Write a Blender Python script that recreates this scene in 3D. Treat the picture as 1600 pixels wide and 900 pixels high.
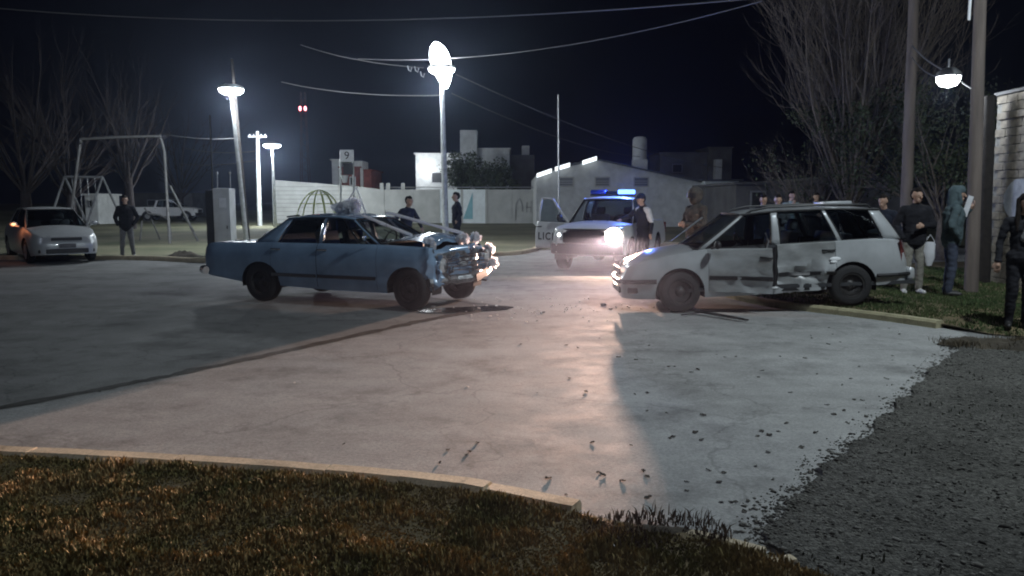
import bpy, bmesh, math, random
import numpy as np
from mathutils import Vector, Matrix, noise, Euler

for o in list(bpy.data.objects):
    bpy.data.objects.remove(o)
SC = bpy.context.scene
COL = SC.collection
R = math.radians
PI = math.pi
random.seed(7)
RNG = np.random.default_rng(7)

# ------------------------------------------------------------------ camera
CAM_H = 1.62
FOC = 1230.0            # focal length in photo pixels (photo is 1600 wide)
PITCH = math.atan(135.0 / FOC)
cd = bpy.data.cameras.new('camera')
cam = bpy.data.objects.new('camera', cd)
COL.objects.link(cam)
cam.location = (0, 0, CAM_H)
cam.rotation_euler = (R(90) - PITCH, 0, 0)
cd.sensor_width = 36
cd.lens = FOC / 1600 * 36
cd.clip_start = 0.05
cd.clip_end = 2000
SC.camera = cam

# ------------------------------------------------------------------ night sky
w = bpy.data.worlds.new('World')
SC.world = w
w.use_nodes = True
wn = w.node_tree
bg = wn.nodes['Background']
sky = wn.nodes.new('ShaderNodeTexSky')
sky.sky_type = 'NISHITA'
sky.sun_disc = False
sky.sun_elevation = R(-4)
sky.sun_rotation = R(200)
mx = wn.nodes.new('ShaderNodeMix')
mx.data_type = 'RGBA'
mx.inputs[0].default_value = 0.06
mx.inputs[6].default_value = (0.040, 0.034, 0.110, 1)
wn.links.new(sky.outputs[0], mx.inputs[7])
wn.links.new(mx.outputs[2], bg.inputs[0])
bg.inputs[1].default_value = 0.012

# unseen fill light added from behind the camera: the night's one sun lamp
sd = bpy.data.lights.new('night_fill', 'SUN')
sd.energy = 0.12
sd.angle = R(12)
sd.color = (0.72, 0.80, 1.0)
so = bpy.data.objects.new('night_fill', sd)
COL.objects.link(so)
so.rotation_euler = (R(48), 0, R(-18))

vs = SC.view_settings
vs.view_transform = 'Standard'
vs.look = 'None'
vs.exposure = 0.3
vs.gamma = 1.0
SC.cycles.use_denoising = True
SC.cycles.filter_width = 2.0
SC.cycles.max_bounces = 8
SC.cycles.transparent_max_bounces = 16
SC.cycles.sample_clamp_indirect = 4.0
SC.cycles.sample_clamp_direct = 0.0
SC.cycles.caustics_reflective = False
SC.cycles.caustics_refractive = False

# ------------------------------------------------------------------ helpers
def ray(u, v):
    dx = (u - 800) / FOC
    dy = (450 - v) / FOC
    c, s = math.cos(PITCH), math.sin(PITCH)
    return Vector((dx, c + dy * s, -s + dy * c))

def G(u, v, z=0.0):
    """where a line of sight of the survey photograph meets the level z"""
    d = ray(u, v)
    t = (z - CAM_H) / d.z
    return Vector((d.x * t, d.y * t, z))

def AT(u, v, Y):
    d = ray(u, v)
    t = Y / d.y
    return Vector((d.x * t, Y, CAM_H + d.z * t))

def tag(o, label=None, cat=None, group=None, kind=None):
    if label: o['label'] = label
    if cat: o['category'] = cat
    if group: o['group'] = group
    if kind: o['kind'] = kind
    return o

def thing(name, label, cat, loc=(0, 0, 0), rotz=0, group=None):
    o = bpy.data.objects.new(name, None)
    COL.objects.link(o)
    o.location = loc
    o.rotation_euler = (0, 0, rotz)
    o.empty_display_size = 0.2
    return tag(o, label, cat, group)

def copy_tree(o, parent=None):
    c = o.copy()
    COL.objects.link(c)
    c.parent = parent
    for ch in list(o.children):
        copy_tree(ch, c)
    return c

class MB:
    def __init__(s):
        s.v = []; s.f = []; s.m = []
    def vert(s, p):
        s.v.append((p[0], p[1], p[2])); return len(s.v) - 1
    def face(s, ids, m=0):
        s.f.append(tuple(ids)); s.m.append(m)
    def poly(s, pts, m=0):
        s.face([s.vert(p) for p in pts], m)
    def box(s, c, d, rot=None, m=0):
        i = len(s.v)
        for sx in (-.5, .5):
            for sy in (-.5, .5):
                for sz in (-.5, .5):
                    p = Vector((sx * d[0], sy * d[1], sz * d[2]))
                    if rot is not None: p = rot @ p
                    s.v.append((p.x + c[0], p.y + c[1], p.z + c[2]))
        for q in ((0, 1, 3, 2), (4, 6, 7, 5), (0, 4, 5, 1), (2, 3, 7, 6), (0, 2, 6, 4), (1, 5, 7, 3)):
            s.face([i + k for k in q], m)
    def grid(s, P, m=0, closed=False):
        """P[i][j] points"""
        ids = [[s.vert(p) for p in row] for row in P]
        for i in range(len(P) - 1):
            n = len(P[i])
            for j in range(n if closed else n - 1):
                a, b, c, d = ids[i][j], ids[i][(j + 1) % n], ids[i + 1][(j + 1) % n], ids[i + 1][j]
                va = Vector(s.v[a]); vb = Vector(s.v[b]); vc = Vector(s.v[c]); vd = Vector(s.v[d])
                if ((vc - va).cross(vd - vb)).length < 2e-7: continue
                s.face((a, b, c, d), m)
        return ids
    def tube(s, pts, r, n=8, m=0, cap=True, flat=1.0):
        pts = [Vector(p) for p in pts]
        if not hasattr(r, '__len__'): r = [r] * len(pts)
        rows = []
        up = Vector((0, 0, 1))
        for i, p in enumerate(pts):
            a = pts[max(i - 1, 0)]; b = pts[min(i + 1, len(pts) - 1)]
            d = (b - a)
            d = d.normalized() if d.length > 1e-9 else Vector((0, 0, 1))
            u0 = up if abs(d.z) < .95 else Vector((1, 0, 0))
            x = d.cross(u0).normalized(); y = x.cross(d).normalized()
            rows.append([p + (x * math.cos(2 * PI * k / n) + y * flat * math.sin(2 * PI * k / n)) * r[i] for k in range(n)])
        ids = [[s.vert(q) for q in row] for row in rows]
        for i in range(len(rows) - 1):
            for k in range(n):
                s.face((ids[i][k], ids[i][(k + 1) % n], ids[i + 1][(k + 1) % n], ids[i + 1][k]), m)
        if cap:
            s.face(ids[0][::-1], m); s.face(ids[-1], m)
    def lathe(s, prof, n=24, c=(0, 0, 0), axis='z', m=0, a0=0, a1=2 * PI):
        full = abs(a1 - a0 - 2 * PI) < 1e-6
        cnt = n if full else n + 1
        rows = []
        for (r, h) in prof:
            row = []
            for k in range(cnt):
                a = a0 + (a1 - a0) * k / n
                x, y = r * math.cos(a), r * math.sin(a)
                if axis == 'z': p = (c[0] + x, c[1] + y, c[2] + h)
                elif axis == 'y': p = (c[0] + x, c[1] + h, c[2] + y)
                else: p = (c[0] + h, c[1] + x, c[2] + y)
                row.append(p)
            rows.append(row)
        s.grid(rows, m, closed=full)
    def ball(s, c, r, n=10, m=0, rot=None):
        if not hasattr(r, '__len__'): r = (r, r, r)
        rows = []
        for i in range(n + 1):
            t = PI * i / n
            row = []
            for k in range(n * 2):
                a = PI * k / n
                p = Vector((r[0] * math.sin(t) * math.cos(a), r[1] * math.sin(t) * math.sin(a), r[2] * math.cos(t)))
                if rot is not None: p = rot @ p
                row.append((p.x + c[0], p.y + c[1], p.z + c[2]))
            rows.append(row)
        s.grid(rows, m, closed=True)
    def warp(s, fn):
        s.v = [tuple(fn(*p)) for p in s.v]
        return s
    def build(s, name, mat, parent=None, smooth=None, weld=True, bevel=0, solid=0):
        me = bpy.data.meshes.new(name)
        me.from_pydata(s.v, [], s.f)
        mats = mat if isinstance(mat, (list, tuple)) else [mat]
        for q in mats: me.materials.append(q)
        if len(mats) > 1:
            me.polygons.foreach_set('material_index', s.m)
        bm = bmesh.new(); bm.from_mesh(me)
        if weld: bmesh.ops.remove_doubles(bm, verts=bm.verts, dist=1e-5)
        bmesh.ops.recalc_face_normals(bm, faces=bm.faces)
        if bevel:
            bmesh.ops.bevel(bm, geom=[e for e in bm.edges if e.calc_face_angle(0) > .6], offset=bevel, segments=2, affect='EDGES', profile=.5)
        bm.to_mesh(me); bm.free()
        if smooth:
            me.polygons.foreach_set('use_smooth', [True] * len(me.polygons))
            me.set_sharp_from_angle(angle=R(smooth))
        o = bpy.data.objects.new(name, me)
        COL.objects.link(o)
        if parent is not None: o.parent = parent
        if solid:
            md = o.modifiers.new('solid', 'SOLIDIFY'); md.thickness = solid; md.offset = -1
        return o

def raw(name, verts, faces, mat, parent=None, smooth=False):
    me = bpy.data.meshes.new(name)
    verts = np.asarray(verts, np.float32); faces = np.asarray(faces, np.int32)
    k = faces.shape[1]
    me.vertices.add(len(verts)); me.vertices.foreach_set('co', verts.ravel())
    me.loops.add(faces.size); me.loops.foreach_set('vertex_index', faces.ravel())
    me.polygons.add(len(faces)); me.polygons.foreach_set('loop_start', np.arange(0, faces.size, k, dtype=np.int32))
    me.update(calc_edges=True)
    for q in (mat if isinstance(mat, (list, tuple)) else [mat]): me.materials.append(q)
    if smooth: me.polygons.foreach_set('use_smooth', [True] * len(faces))
    o = bpy.data.objects.new(name, me); COL.objects.link(o)
    if parent is not None: o.parent = parent
    return o

# ------------------------------------------------------------------ materials
def M(name, col, rough=.6, metal=0., var=0., scale=6., bump=0., bscale=30., spec=.5, coat=0., col2=None, island=0., detail=6., sheen=0., stretch=None):
    m = bpy.data.materials.new(name); m.use_nodes = True
    nt = m.node_tree; b = nt.nodes['Principled BSDF']
    b.inputs['Base Color'].default_value = (*col, 1)
    b.inputs['Roughness'].default_value = rough
    b.inputs['Metallic'].default_value = metal
    b.inputs['Specular IOR Level'].default_value = spec
    if coat:
        b.inputs['Coat Weight'].default_value = coat; b.inputs['Coat Roughness'].default_value = .06
    if sheen: b.inputs['Sheen Weight'].default_value = sheen
    tc = nt.nodes.new('ShaderNodeTexCoord')
    src = tc.outputs['Object']
    if stretch:
        mp = nt.nodes.new('ShaderNodeMapping'); mp.inputs['Scale'].default_value = stretch
        nt.links.new(src, mp.inputs[0]); src = mp.outputs[0]
    out = None
    if var or col2:
        n = nt.nodes.new('ShaderNodeTexNoise'); n.inputs['Scale'].default_value = scale; n.inputs['Detail'].default_value = detail
        n.inputs['Roughness'].default_value = .62
        nt.links.new(src, n.inputs['Vector'])
        cr = nt.nodes.new('ShaderNodeValToRGB')
        c2 = col2 if col2 else tuple(min(1, c * (1 + var)) for c in col)
        c1 = col if col2 else tuple(c * (1 - var) for c in col)
        cr.color_ramp.elements[0].position = .32; cr.color_ramp.elements[1].position = .68
        cr.color_ramp.elements[0].color = (*c1, 1); cr.color_ramp.elements[1].color = (*c2, 1)
        nt.links.new(n.outputs[0], cr.inputs[0]); out = cr.outputs[0]
    if island:
        gi = nt.nodes.new('ShaderNodeNewGeometry')
        hv = nt.nodes.new('ShaderNodeHueSaturation')
        mr = nt.nodes.new('ShaderNodeMapRange'); mr.inputs[3].default_value = 1 - island; mr.inputs[4].default_value = 1 + island
        nt.links.new(gi.outputs['Random Per Island'], mr.inputs[0])
        nt.links.new(mr.outputs[0], hv.inputs['Value'])
        if out is not None: nt.links.new(out, hv.inputs['Color'])
        else: hv.inputs['Color'].default_value = (*col, 1)
        out = hv.outputs[0]
    if out is not None: nt.links.new(out, b.inputs['Base Color'])
    if bump:
        n2 = nt.nodes.new('ShaderNodeTexNoise'); n2.inputs['Scale'].default_value = bscale; n2.inputs['Detail'].default_value = 8
        nt.links.new(src, n2.inputs['Vector'])
        bp = nt.nodes.new('ShaderNodeBump'); bp.inputs['Strength'].default_value = bump; bp.inputs['Distance'].default_value = .02
        nt.links.new(n2.outputs[0], bp.inputs['Height']); nt.links.new(bp.outputs[0], b.inputs['Normal'])
    return m

def EM(name, col, strength):
    m = bpy.data.materials.new(name); m.use_nodes = True
    nt = m.node_tree; nt.nodes.clear()
    e = nt.nodes.new('ShaderNodeEmission'); e.inputs[0].default_value = (*col, 1); e.inputs[1].default_value = strength
    o = nt.nodes.new('ShaderNodeOutputMaterial'); nt.links.new(e.outputs[0], o.inputs[0])
    return m

def GL(name, tint=(.55, .62, .62), refl=1.0):
    m = bpy.data.materials.new(name); m.use_nodes = True
    nt = m.node_tree; nt.nodes.clear()
    t = nt.nodes.new('ShaderNodeBsdfTransparent'); t.inputs[0].default_value = (*tint, 1)
    g = nt.nodes.new('ShaderNodeBsdfGlossy'); g.inputs['Roughness'].default_value = .03; g.inputs[0].default_value = (.9, .95, 1, 1)
    f = nt.nodes.new('ShaderNodeFresnel'); f.inputs[0].default_value = 1.5
    mx = nt.nodes.new('ShaderNodeMixShader'); o = nt.nodes.new('ShaderNodeOutputMaterial')
    nt.links.new(f.outputs[0], mx.inputs[0]); nt.links.new(t.outputs[0], mx.inputs[1]); nt.links.new(g.outputs[0], mx.inputs[2])
    nt.links.new(mx.outputs[0], o.inputs[0])
    return m

def concrete(name, base, rough=.85):
    m = bpy.data.materials.new(name); m.use_nodes = True
    nt = m.node_tree; b = nt.nodes['Principled BSDF']
    tc = nt.nodes.new('ShaderNodeTexCoord')
    def nz(scale, detail, stretch=(1, 1, 1), rough=.6):
        mp = nt.nodes.new('ShaderNodeMapping'); mp.inputs['Scale'].default_value = stretch
        n = nt.nodes.new('ShaderNodeTexNoise'); n.inputs['Scale'].default_value = scale; n.inputs['Detail'].default_value = detail
        n.inputs['Roughness'].default_value = rough
        nt.links.new(tc.outputs['Object'], mp.inputs[0]); nt.links.new(mp.outputs[0], n.inputs['Vector'])
        return n.outputs[0]
    def mul(a, lo, hi, p0=.3, p1=.7):
        mr = nt.nodes.new('ShaderNodeMapRange'); mr.inputs[1].default_value = p0; mr.inputs[2].default_value = p1
        mr.inputs[3].default_value = lo; mr.inputs[4].default_value = hi
        nt.links.new(a, mr.inputs[0]); return mr.outputs[0]
    def times(a, c):
        k = nt.nodes.new('ShaderNodeMath'); k.operation = 'MULTIPLY'
        nt.links.new(a, k.inputs[0]); nt.links.new(c, k.inputs[1]); return k.outputs[0]
    big = mul(nz(.22, 4), .80, 1.14)
    streak = mul(nz(.9, 6, (.35, 1.6, 1)), .84, 1.12)
    mid = mul(nz(3.2, 8), .88, 1.1)
    fine = mul(nz(48, 6, rough=.8), .66, 1.28)
    blot = mul(nz(1.1, 10, rough=.75), .62, 1.0, .34, .50)
    # hairline cracks, partly worn away
    vo = nt.nodes.new('ShaderNodeTexVoronoi'); vo.feature = 'DISTANCE_TO_EDGE'; vo.inputs['Scale'].default_value = .42
    wv = nt.nodes.new('ShaderNodeVectorMath'); wv.operation = 'ADD'
    wn_ = nt.nodes.new('ShaderNodeTexNoise'); wn_.inputs['Scale'].default_value = 1.7; wn_.inputs['Detail'].default_value = 8
    nt.links.new(tc.outputs['Object'], wn_.inputs['Vector'])
    nt.links.new(tc.outputs['Object'], wv.inputs[0]); nt.links.new(wn_.outputs[1], wv.inputs[1]); nt.links.new(wv.outputs[0], vo.inputs['Vector'])
    crack = mul(vo.outputs[0], .72, 1.0, .0, .009)
    keep = mul(nz(.6, 3), 0.0, 1.0, .50, .60)
    cm = nt.nodes.new('ShaderNodeMath'); cm.operation = 'MAXIMUM'
    nt.links.new(crack, cm.inputs[0]); nt.links.new(keep, cm.inputs[1])
    v = times(times(times(times(times(big, streak), mid), fine), blot), cm.outputs[0])
    mc = nt.nodes.new('ShaderNodeVectorMath'); mc.operation = 'SCALE'
    mc.inputs[0].default_value = base
    nt.links.new(v, mc.inputs['Scale']); nt.links.new(mc.outputs[0], b.inputs['Base Color'])
    nt.links.new(mul(nz(2.1, 6), rough - .12, rough + .1), b.inputs['Roughness'])
    bp = nt.nodes.new('ShaderNodeBump'); bp.inputs['Strength'].default_value = .35; bp.inputs['Distance'].default_value = .006
    nt.links.new(nz(55, 6), bp.inputs['Height']); nt.links.new(bp.outputs[0], b.inputs['Normal'])
    b.inputs['Specular IOR Level'].default_value = .12
    return m

m_conc = concrete('light_concrete', (.34, .345, .34))
m_road = concrete('dimmed_concrete', (.225, .23, .228))  # darker base stands in for the weak light left of the gutter
m_kerb = concrete('kerb_concrete', (.56, .48, .35))
m_kerby = concrete('yellowed_kerb', (.40, .37, .24))
m_wet = M('wet_concrete', (.05, .05, .047), .75, var=.5, scale=5, bump=.4, bscale=40, spec=.12)
m_pool = M('dark_gloss', (.03, .03, .03), .12, var=.4, scale=5, bump=.1, bscale=14, spec=.5)
m_dirt = M('dark_earth', (.05, .042, .03), .95, var=.5, scale=2.2, bump=.6, bscale=18)
m_soil = M('grass_soil', (.085, .075, .038), .95, col2=(.15, .11, .058), scale=3, bump=.7, bscale=30)
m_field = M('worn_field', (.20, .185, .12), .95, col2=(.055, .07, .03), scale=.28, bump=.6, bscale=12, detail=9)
m_gravel = M('gravel_bed', (.036, .037, .033), .95, col2=(.07, .068, .06), scale=1.4, bump=.7, bscale=40, detail=10)
m_stone = M('gravel_stone', (.13, .128, .118), .95, island=.6, spec=.1)
m_blade = M('dry_grass', (.12, .115, .042), .85, col2=(.32, .225, .105), scale=2.2, island=.4, spec=.2)
m_bladeg = M('green_grass', (.042, .078, .028), .8, col2=(.095, .115, .05), scale=1.2, island=.35, spec=.2)
def gravel_mat():
    m = bpy.data.materials.new('loose_gravel'); m.use_nodes = True
    nt = m.node_tree; b = nt.nodes['Principled BSDF']; b.inputs['Roughness'].default_value = .95; b.inputs['Specular IOR Level'].default_value = .1
    tc = nt.nodes.new('ShaderNodeTexCoord')
    def vor(s):
        v = nt.nodes.new('ShaderNodeTexVoronoi'); v.inputs['Scale'].default_value = s; nt.links.new(tc.outputs['Object'], v.inputs['Vector']); return v
    v1, v2 = vor(46), vor(105)
    n = nt.nodes.new('ShaderNodeTexNoise'); n.inputs['Scale'].default_value = 1.1; n.inputs['Detail'].default_value = 9
    nt.links.new(tc.outputs['Object'], n.inputs['Vector'])
    def mth(op, a, c):
        k = nt.nodes.new('ShaderNodeMath'); k.operation = op
        for i, q in enumerate((a, c)):
            if isinstance(q, (int, float)): k.inputs[i].default_value = q
            else: nt.links.new(q, k.inputs[i])
        return k.outputs[0]
    s1 = nt.nodes.new('ShaderNodeSeparateColor'); nt.links.new(v1.outputs['Color'], s1.inputs[0])
    s2 = nt.nodes.new('ShaderNodeSeparateColor'); nt.links.new(v2.outputs['Color'], s2.inputs[0])
    g = mth('ADD', mth('MULTIPLY', s1.outputs[0], .6), mth('MULTIPLY', s2.outputs[0], .4))
    g = mth('MULTIPLY', mth('ADD', mth('MULTIPLY', g, 1.5), .25), mth('ADD', mth('MULTIPLY', n.outputs[0], 1.3), .35))
    vm = nt.nodes.new('ShaderNodeVectorMath'); vm.operation = 'SCALE'; vm.inputs[0].default_value = (.088, .087, .080)
    nt.links.new(g, vm.inputs['Scale']); nt.links.new(vm.outputs[0], b.inputs['Base Color'])
    bp = nt.nodes.new('ShaderNodeBump'); bp.inputs['Strength'].default_value = .9; bp.inputs['Distance'].default_value = .012; bp.invert = True
    nt.links.new(mth('ADD', v1.outputs['Distance'], mth('MULTIPLY', v2.outputs['Distance'], .6)), bp.inputs['Height']); nt.links.new(bp.outputs[0], b.inputs['Normal'])
    return m
m_gravel = gravel_mat()
m_leafd = M('dry_leaf', (.05, .047, .04), .85, var=.4, scale=30)
m_black = M('black_plastic', (.018, .018, .02), .5, var=.3, scale=20)
m_rubber = M('rubber', (.016, .016, .017), .8, var=.3, scale=30, bump=.2, bscale=60)
m_rim = M('black_steel_rim', (.05, .048, .048), .45, .5, var=.35, scale=12)
m_chrome = M('chrome', (.75, .76, .78), .14, 1.)
m_crush = M('torn_sheet_metal', (.24, .25, .26), .38, .7, var=.6, scale=14, bump=.6, bscale=22)
m_glass = GL('car_glass', (.80, .85, .85))
m_dglass = GL('tinted_glass', (.48, .54, .57))
m_trim = M('cabin_trim', (.03, .032, .036), .8, var=.2)
m_seat = M('seat_cloth', (.10, .10, .105), .9, var=.25, scale=30)
m_blue = M('blue_paint', (.24, .36, .52), .26, .1, var=.16, scale=2.2, coat=1.0)
m_scrape = M('scraped_silver', (.20, .205, .20), .38, .2, col2=(.42, .44, .455), scale=2.6, coat=.2, stretch=(.6, 1, 1.5), bump=.2, bscale=7)
m_silver = M('silver_paint', (.42, .44, .455), .28, .2, var=.12, scale=3, coat=.5)
m_white = M('white_paint', (.78, .79, .80), .3, 0, var=.06, scale=3, coat=.5)
m_wred = M('dark_red_paint', (.045, .008, .007), .3, .2, coat=.6)
m_lampg = M('lamp_glass', (.70, .72, .74), .08, .4, var=.2, scale=40, coat=.6)
m_red = M('red_lens', (.14, .012, .010), .2, coat=.5)
m_amber = M('amber_lens', (.5, .16, .02), .2, coat=.5)
m_tulle = M('white_tulle', (.80, .81, .84), .7, var=.1, scale=30, sheen=.4)
_nt = m_tulle.node_tree; _b = _nt.nodes['Principled BSDF']; _t = _nt.nodes.new('ShaderNodeBsdfTranslucent'); _t.inputs[0].default_value = (.85, .87, .92, 1)
_mx = _nt.nodes.new('ShaderNodeMixShader'); _mx.inputs[0].default_value = .55
_o = [n for n in _nt.nodes if n.type == 'OUTPUT_MATERIAL'][0]
_nt.links.new(_b.outputs[0], _mx.inputs[1]); _nt.links.new(_t.outputs[0], _mx.inputs[2]); _nt.links.new(_mx.outputs[0], _o.inputs[0])
m_wood = M('pole_wood', (.20, .165, .145), .9, col2=(.115, .095, .085), scale=5, bump=.6, bscale=26, stretch=(1, 1, .12))
m_dwood = M('tarred_wood', (.022, .018, .016), .9, var=.4, scale=8, bump=.4)
m_galv = M('galvanised_steel', (.42, .43, .44), .45, .7, var=.25, scale=6)
m_pale = M('painted_steel', (.50, .52, .52), .55, .1, var=.3, scale=5)
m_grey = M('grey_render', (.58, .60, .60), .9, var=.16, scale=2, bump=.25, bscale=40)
m_wall = M('rough_render', (.50, .51, .49), .92, col2=(.36, .365, .35), scale=1.1, bump=.3, bscale=30, detail=9)
m_wallw = M('whitewash', (.76, .82, .83), .9, var=.12, scale=1.5)
m_cyan = M('pale_blue_paint', (.24, .46, .52), .9, var=.12, scale=2)
m_ink = M('black_ink', (.02, .02, .025), .8)
m_graf = M('faded_spray', (.17, .17, .18), .9)
m_brick = M('grey_brick', (.25, .225, .185), .92, col2=(.15, .135, .115), scale=5, bump=.5, bscale=30, island=.12)
m_mort = M('mortar', (.20, .20, .19), .95, var=.3, scale=10)
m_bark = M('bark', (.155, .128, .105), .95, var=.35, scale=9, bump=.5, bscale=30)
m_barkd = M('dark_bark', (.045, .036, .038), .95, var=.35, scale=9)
m_leafg = M('tree_leaf', (.06, .075, .042), .7, island=.55, spec=.15)
m_dimst = M('weathered_steel', (.13, .13, .13), .7, var=.3, scale=5)
m_oldwh = M('worn_white_steel', (.26, .27, .28), .65, var=.3, scale=5)
m_silcar = M('grey_silver_paint', (.40, .42, .43), .4, .3, var=.06, coat=.4)
m_roof = M('sheet_roof', (.10, .11, .12), .6, .4, var=.2)
m_fascia = M('white_fascia', (.78, .80, .82), .5, var=.08)
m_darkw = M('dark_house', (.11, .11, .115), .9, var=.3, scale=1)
m_redw = M('red_render', (.20, .06, .05), .9, var=.3, scale=2)
m_cable = M('cable', (.16, .16, .17), .6)
m_door = M('dark_door', (.02, .022, .026), .6, var=.2)
m_glow = EM('white_lamp_glow', (.93, .97, 1.0), 22)
m_glows = EM('glint_glow', (.9, .96, 1.0), 9)  # emission for the glint in the unlit headlamp
m_head = EM('headlamp_glow', (1.0, .86, .78), 30)
m_bluel = EM('blue_beacon_glow', (.10, .24, 1.0), 5)
m_blued = M('blue_beacon_lens', (.02, .05, .35), .2, coat=.5)
m_redl = EM('red_beacon_glow', (1.0, .25, .3), 7)
m_ambl = EM('amber_glow', (1.0, .45, .2), 3)
m_skin = M('skin', (.42, .27, .20), .55, var=.08, scale=20)
m_eye = M('eye', (.02, .015, .012), .2)
def cloth(name, c, v=.25): return M(name, c, .92, var=v, scale=9, bump=.35, bscale=16, spec=.2)
m_cblack = cloth('black_cloth', (.018, .018, .022))
m_cnavy = cloth('navy_cloth', (.022, .026, .04))
m_cgrey = cloth('grey_cloth', (.16, .16, .165))
m_cteal = cloth('teal_grey_cloth', (.075, .105, .115))
m_cjean = cloth('dark_denim', (.055, .065, .095))
m_cbrown = cloth('brown_grey_cloth', (.075, .068, .06), .4)
m_cwhite = cloth('white_cloth', (.62, .63, .66), .1)
m_ctan = cloth('pale_khaki_cloth', (.24, .23, .20))
m_cgreen = cloth('pale_green_cloth', (.30, .36, .34))
m_hair = M('dark_hair', (.016, .012, .010), .85, var=.4, scale=40, bump=.5, bscale=60, spec=.12)
m_shoew = M('white_shoe', (.55, .55, .54), .6)
m_shoeb = M('black_shoe', (.02, .02, .02), .5)

def headlamp_nodes(l, d0=.058, wide=.55, up=.012, floor=.006):
    """low-beam pattern of a car headlamp: even light along the road, a soft cut-off above the horizon"""
    l.use_nodes = True
    nt = l.node_tree
    em = [n for n in nt.nodes if n.type == 'EMISSION'][0]
    tc = nt.nodes.new('ShaderNodeTexCoord'); sp = nt.nodes.new('ShaderNodeSeparateXYZ')
    nt.links.new(tc.outputs['Normal'], sp.inputs[0])
    def m(op, a, b=None):
        k = nt.nodes.new('ShaderNodeMath'); k.operation = op
        for i, q in enumerate((a, b)):
            if q is None: continue
            if isinstance(q, (int, float)): k.inputs[i].default_value = q
            else: nt.links.new(q, k.inputs[i])
        return k.outputs[0]
    az = m('ABSOLUTE', sp.outputs[2])
    dn = m('MULTIPLY', m('DIVIDE', sp.outputs[1], az), -1.0)
    low = m('MINIMUM', m('POWER', m('DIVIDE', d0, m('MAXIMUM', dn, .001)), 3.0), 1.0)
    cut = m('POWER', 2.718, m('MINIMUM', m('DIVIDE', dn, up), 0.0))
    sx = m('DIVIDE', m('DIVIDE', sp.outputs[0], az), wide)
    hor = m('POWER', 2.718, m('MULTIPLY', m('MULTIPLY', sx, sx), -1.0))
    nt.links.new(m('ADD', m('MULTIPLY', m('MULTIPLY', low, cut), hor), floor), em.inputs['Strength'])

def light(name, loc, power, col=(.86, .94, 1.0), size=.12, parent=None, spot=None, aim=None, blend=.6):
    l = bpy.data.lights.new(name, 'SPOT' if spot else 'POINT')
    l.energy = power; l.color = col; l.shadow_soft_size = size
    o = bpy.data.objects.new(name, l); COL.objects.link(o)
    o.location = loc
    if spot:
        l.spot_size = R(spot); l.spot_blend = blend
        o.rotation_euler = Vector(aim).to_track_quat('-Z', 'Y').to_euler()
    if parent is not None: o.parent = parent
    return o

# ------------------------------------------------------------------ ground
def strip_poly(name, pts, z, mat, kind='structure', res=None):
    mb = MB(); mb.poly([(p[0], p[1], z) for p in pts])
    o = mb.build(name, mat)
    return tag(o, kind=kind)

def smooth_line(pts, n=8):
    """Catmull-Rom through 2-D/3-D points"""
    P = [Vector(p) for p in pts]
    P = [P[0] * 2 - P[1]] + P + [P[-1] * 2 - P[-2]]
    out = []
    for i in range(1, len(P) - 2):
        for k in range(n):
            t = k / n
            a, b, c, d = P[i - 1], P[i], P[i + 1], P[i + 2]
            out.append(.5 * ((2 * b) + (c - a) * t + (2 * a - 5 * b + 4 * c - d) * t * t + (3 * b - a - 3 * c + d) * t ** 3))
    out.append(P[-2])
    return out

tag(strip_poly('ground', [(-400, -60), (400, -60), (400, 700), (-400, 700)], -.06, m_dirt))
# carriageway (concrete toned down for the dim left side), from the near verge to the far kerb
strip_poly('road', [(-60, -12), (16, -12), (16, 28.5), (6, 29.5), (-2, 26.5), (-14, 22.2), (-60, 22.2)], -.02, m_road)

near_kerb_line = smooth_line([(-14, 5.9, 0), (-7, 5.35, 0)] + [tuple(G(u, v)) for u, v in ((0, 712), (200, 722), (400, 735), (600, 752), (750, 770), (900, 800))])
near_kerb_tail = smooth_line([tuple(G(u, v)) for u, v in ((1062, 834), (1120, 846), (1190, 865))], 5)
gravel_edge = [G(u, v) for u, v in ((1510, 540), (1500, 546), (1465, 572), (1430, 602), (1395, 640), (1352, 684), (1325, 708), (1292, 735), (1258, 768), (1235, 790), (1215, 815), (1200, 850))]
gutter = smooth_line([(-16, -10.5, 0), (-8, .6, 0)] + [tuple(G(u, v)) for u, v in ((0, 636), (160, 606), (330, 572), (500, 536), (640, 505), (720, 490), (800, 478))], 14)
gx = gutter[-1]
# light concrete slab of the near street, bounded by gutter, verge and gravel
_ge = []
for _i in range(len(gravel_edge) - 1):
    for _k in range(6):
        _p = gravel_edge[_i].lerp(gravel_edge[_i + 1], _k / 6)
        _n = .07 * noise.noise(Vector((_p.x * 3.1, _p.y * 3.1, 0))) + .04 * noise.noise(Vector((_p.x * 9, _p.y * 9, 4)))
        _ge.append(Vector((_p.x + _n, _p.y - _n * .6, 0)))
gravel_edge = _ge + [gravel_edge[-1]]
slab = [(p.x, p.y) for p in gutter if p.y > -9] + [(-1.0, 13.0), (-3.2, 15.2), (-5.5, 18.5), (-6.5, 21.5), (-2, 25.0), (3, 27.2), (6, 28.8), (15.5, 28.2), (15.5, 16.5), (6.5, 16.5), (5.0, 14.5), (4.35, 12.7), (5.6, 10.6), (5.65, 9.8)]
slab += [(p.x + .3, p.y) for p in gravel_edge] + [(1.6, 2.2), (1.9, -9)]
strip_poly('concrete_street', slab, -.014, m_conc)

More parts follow.
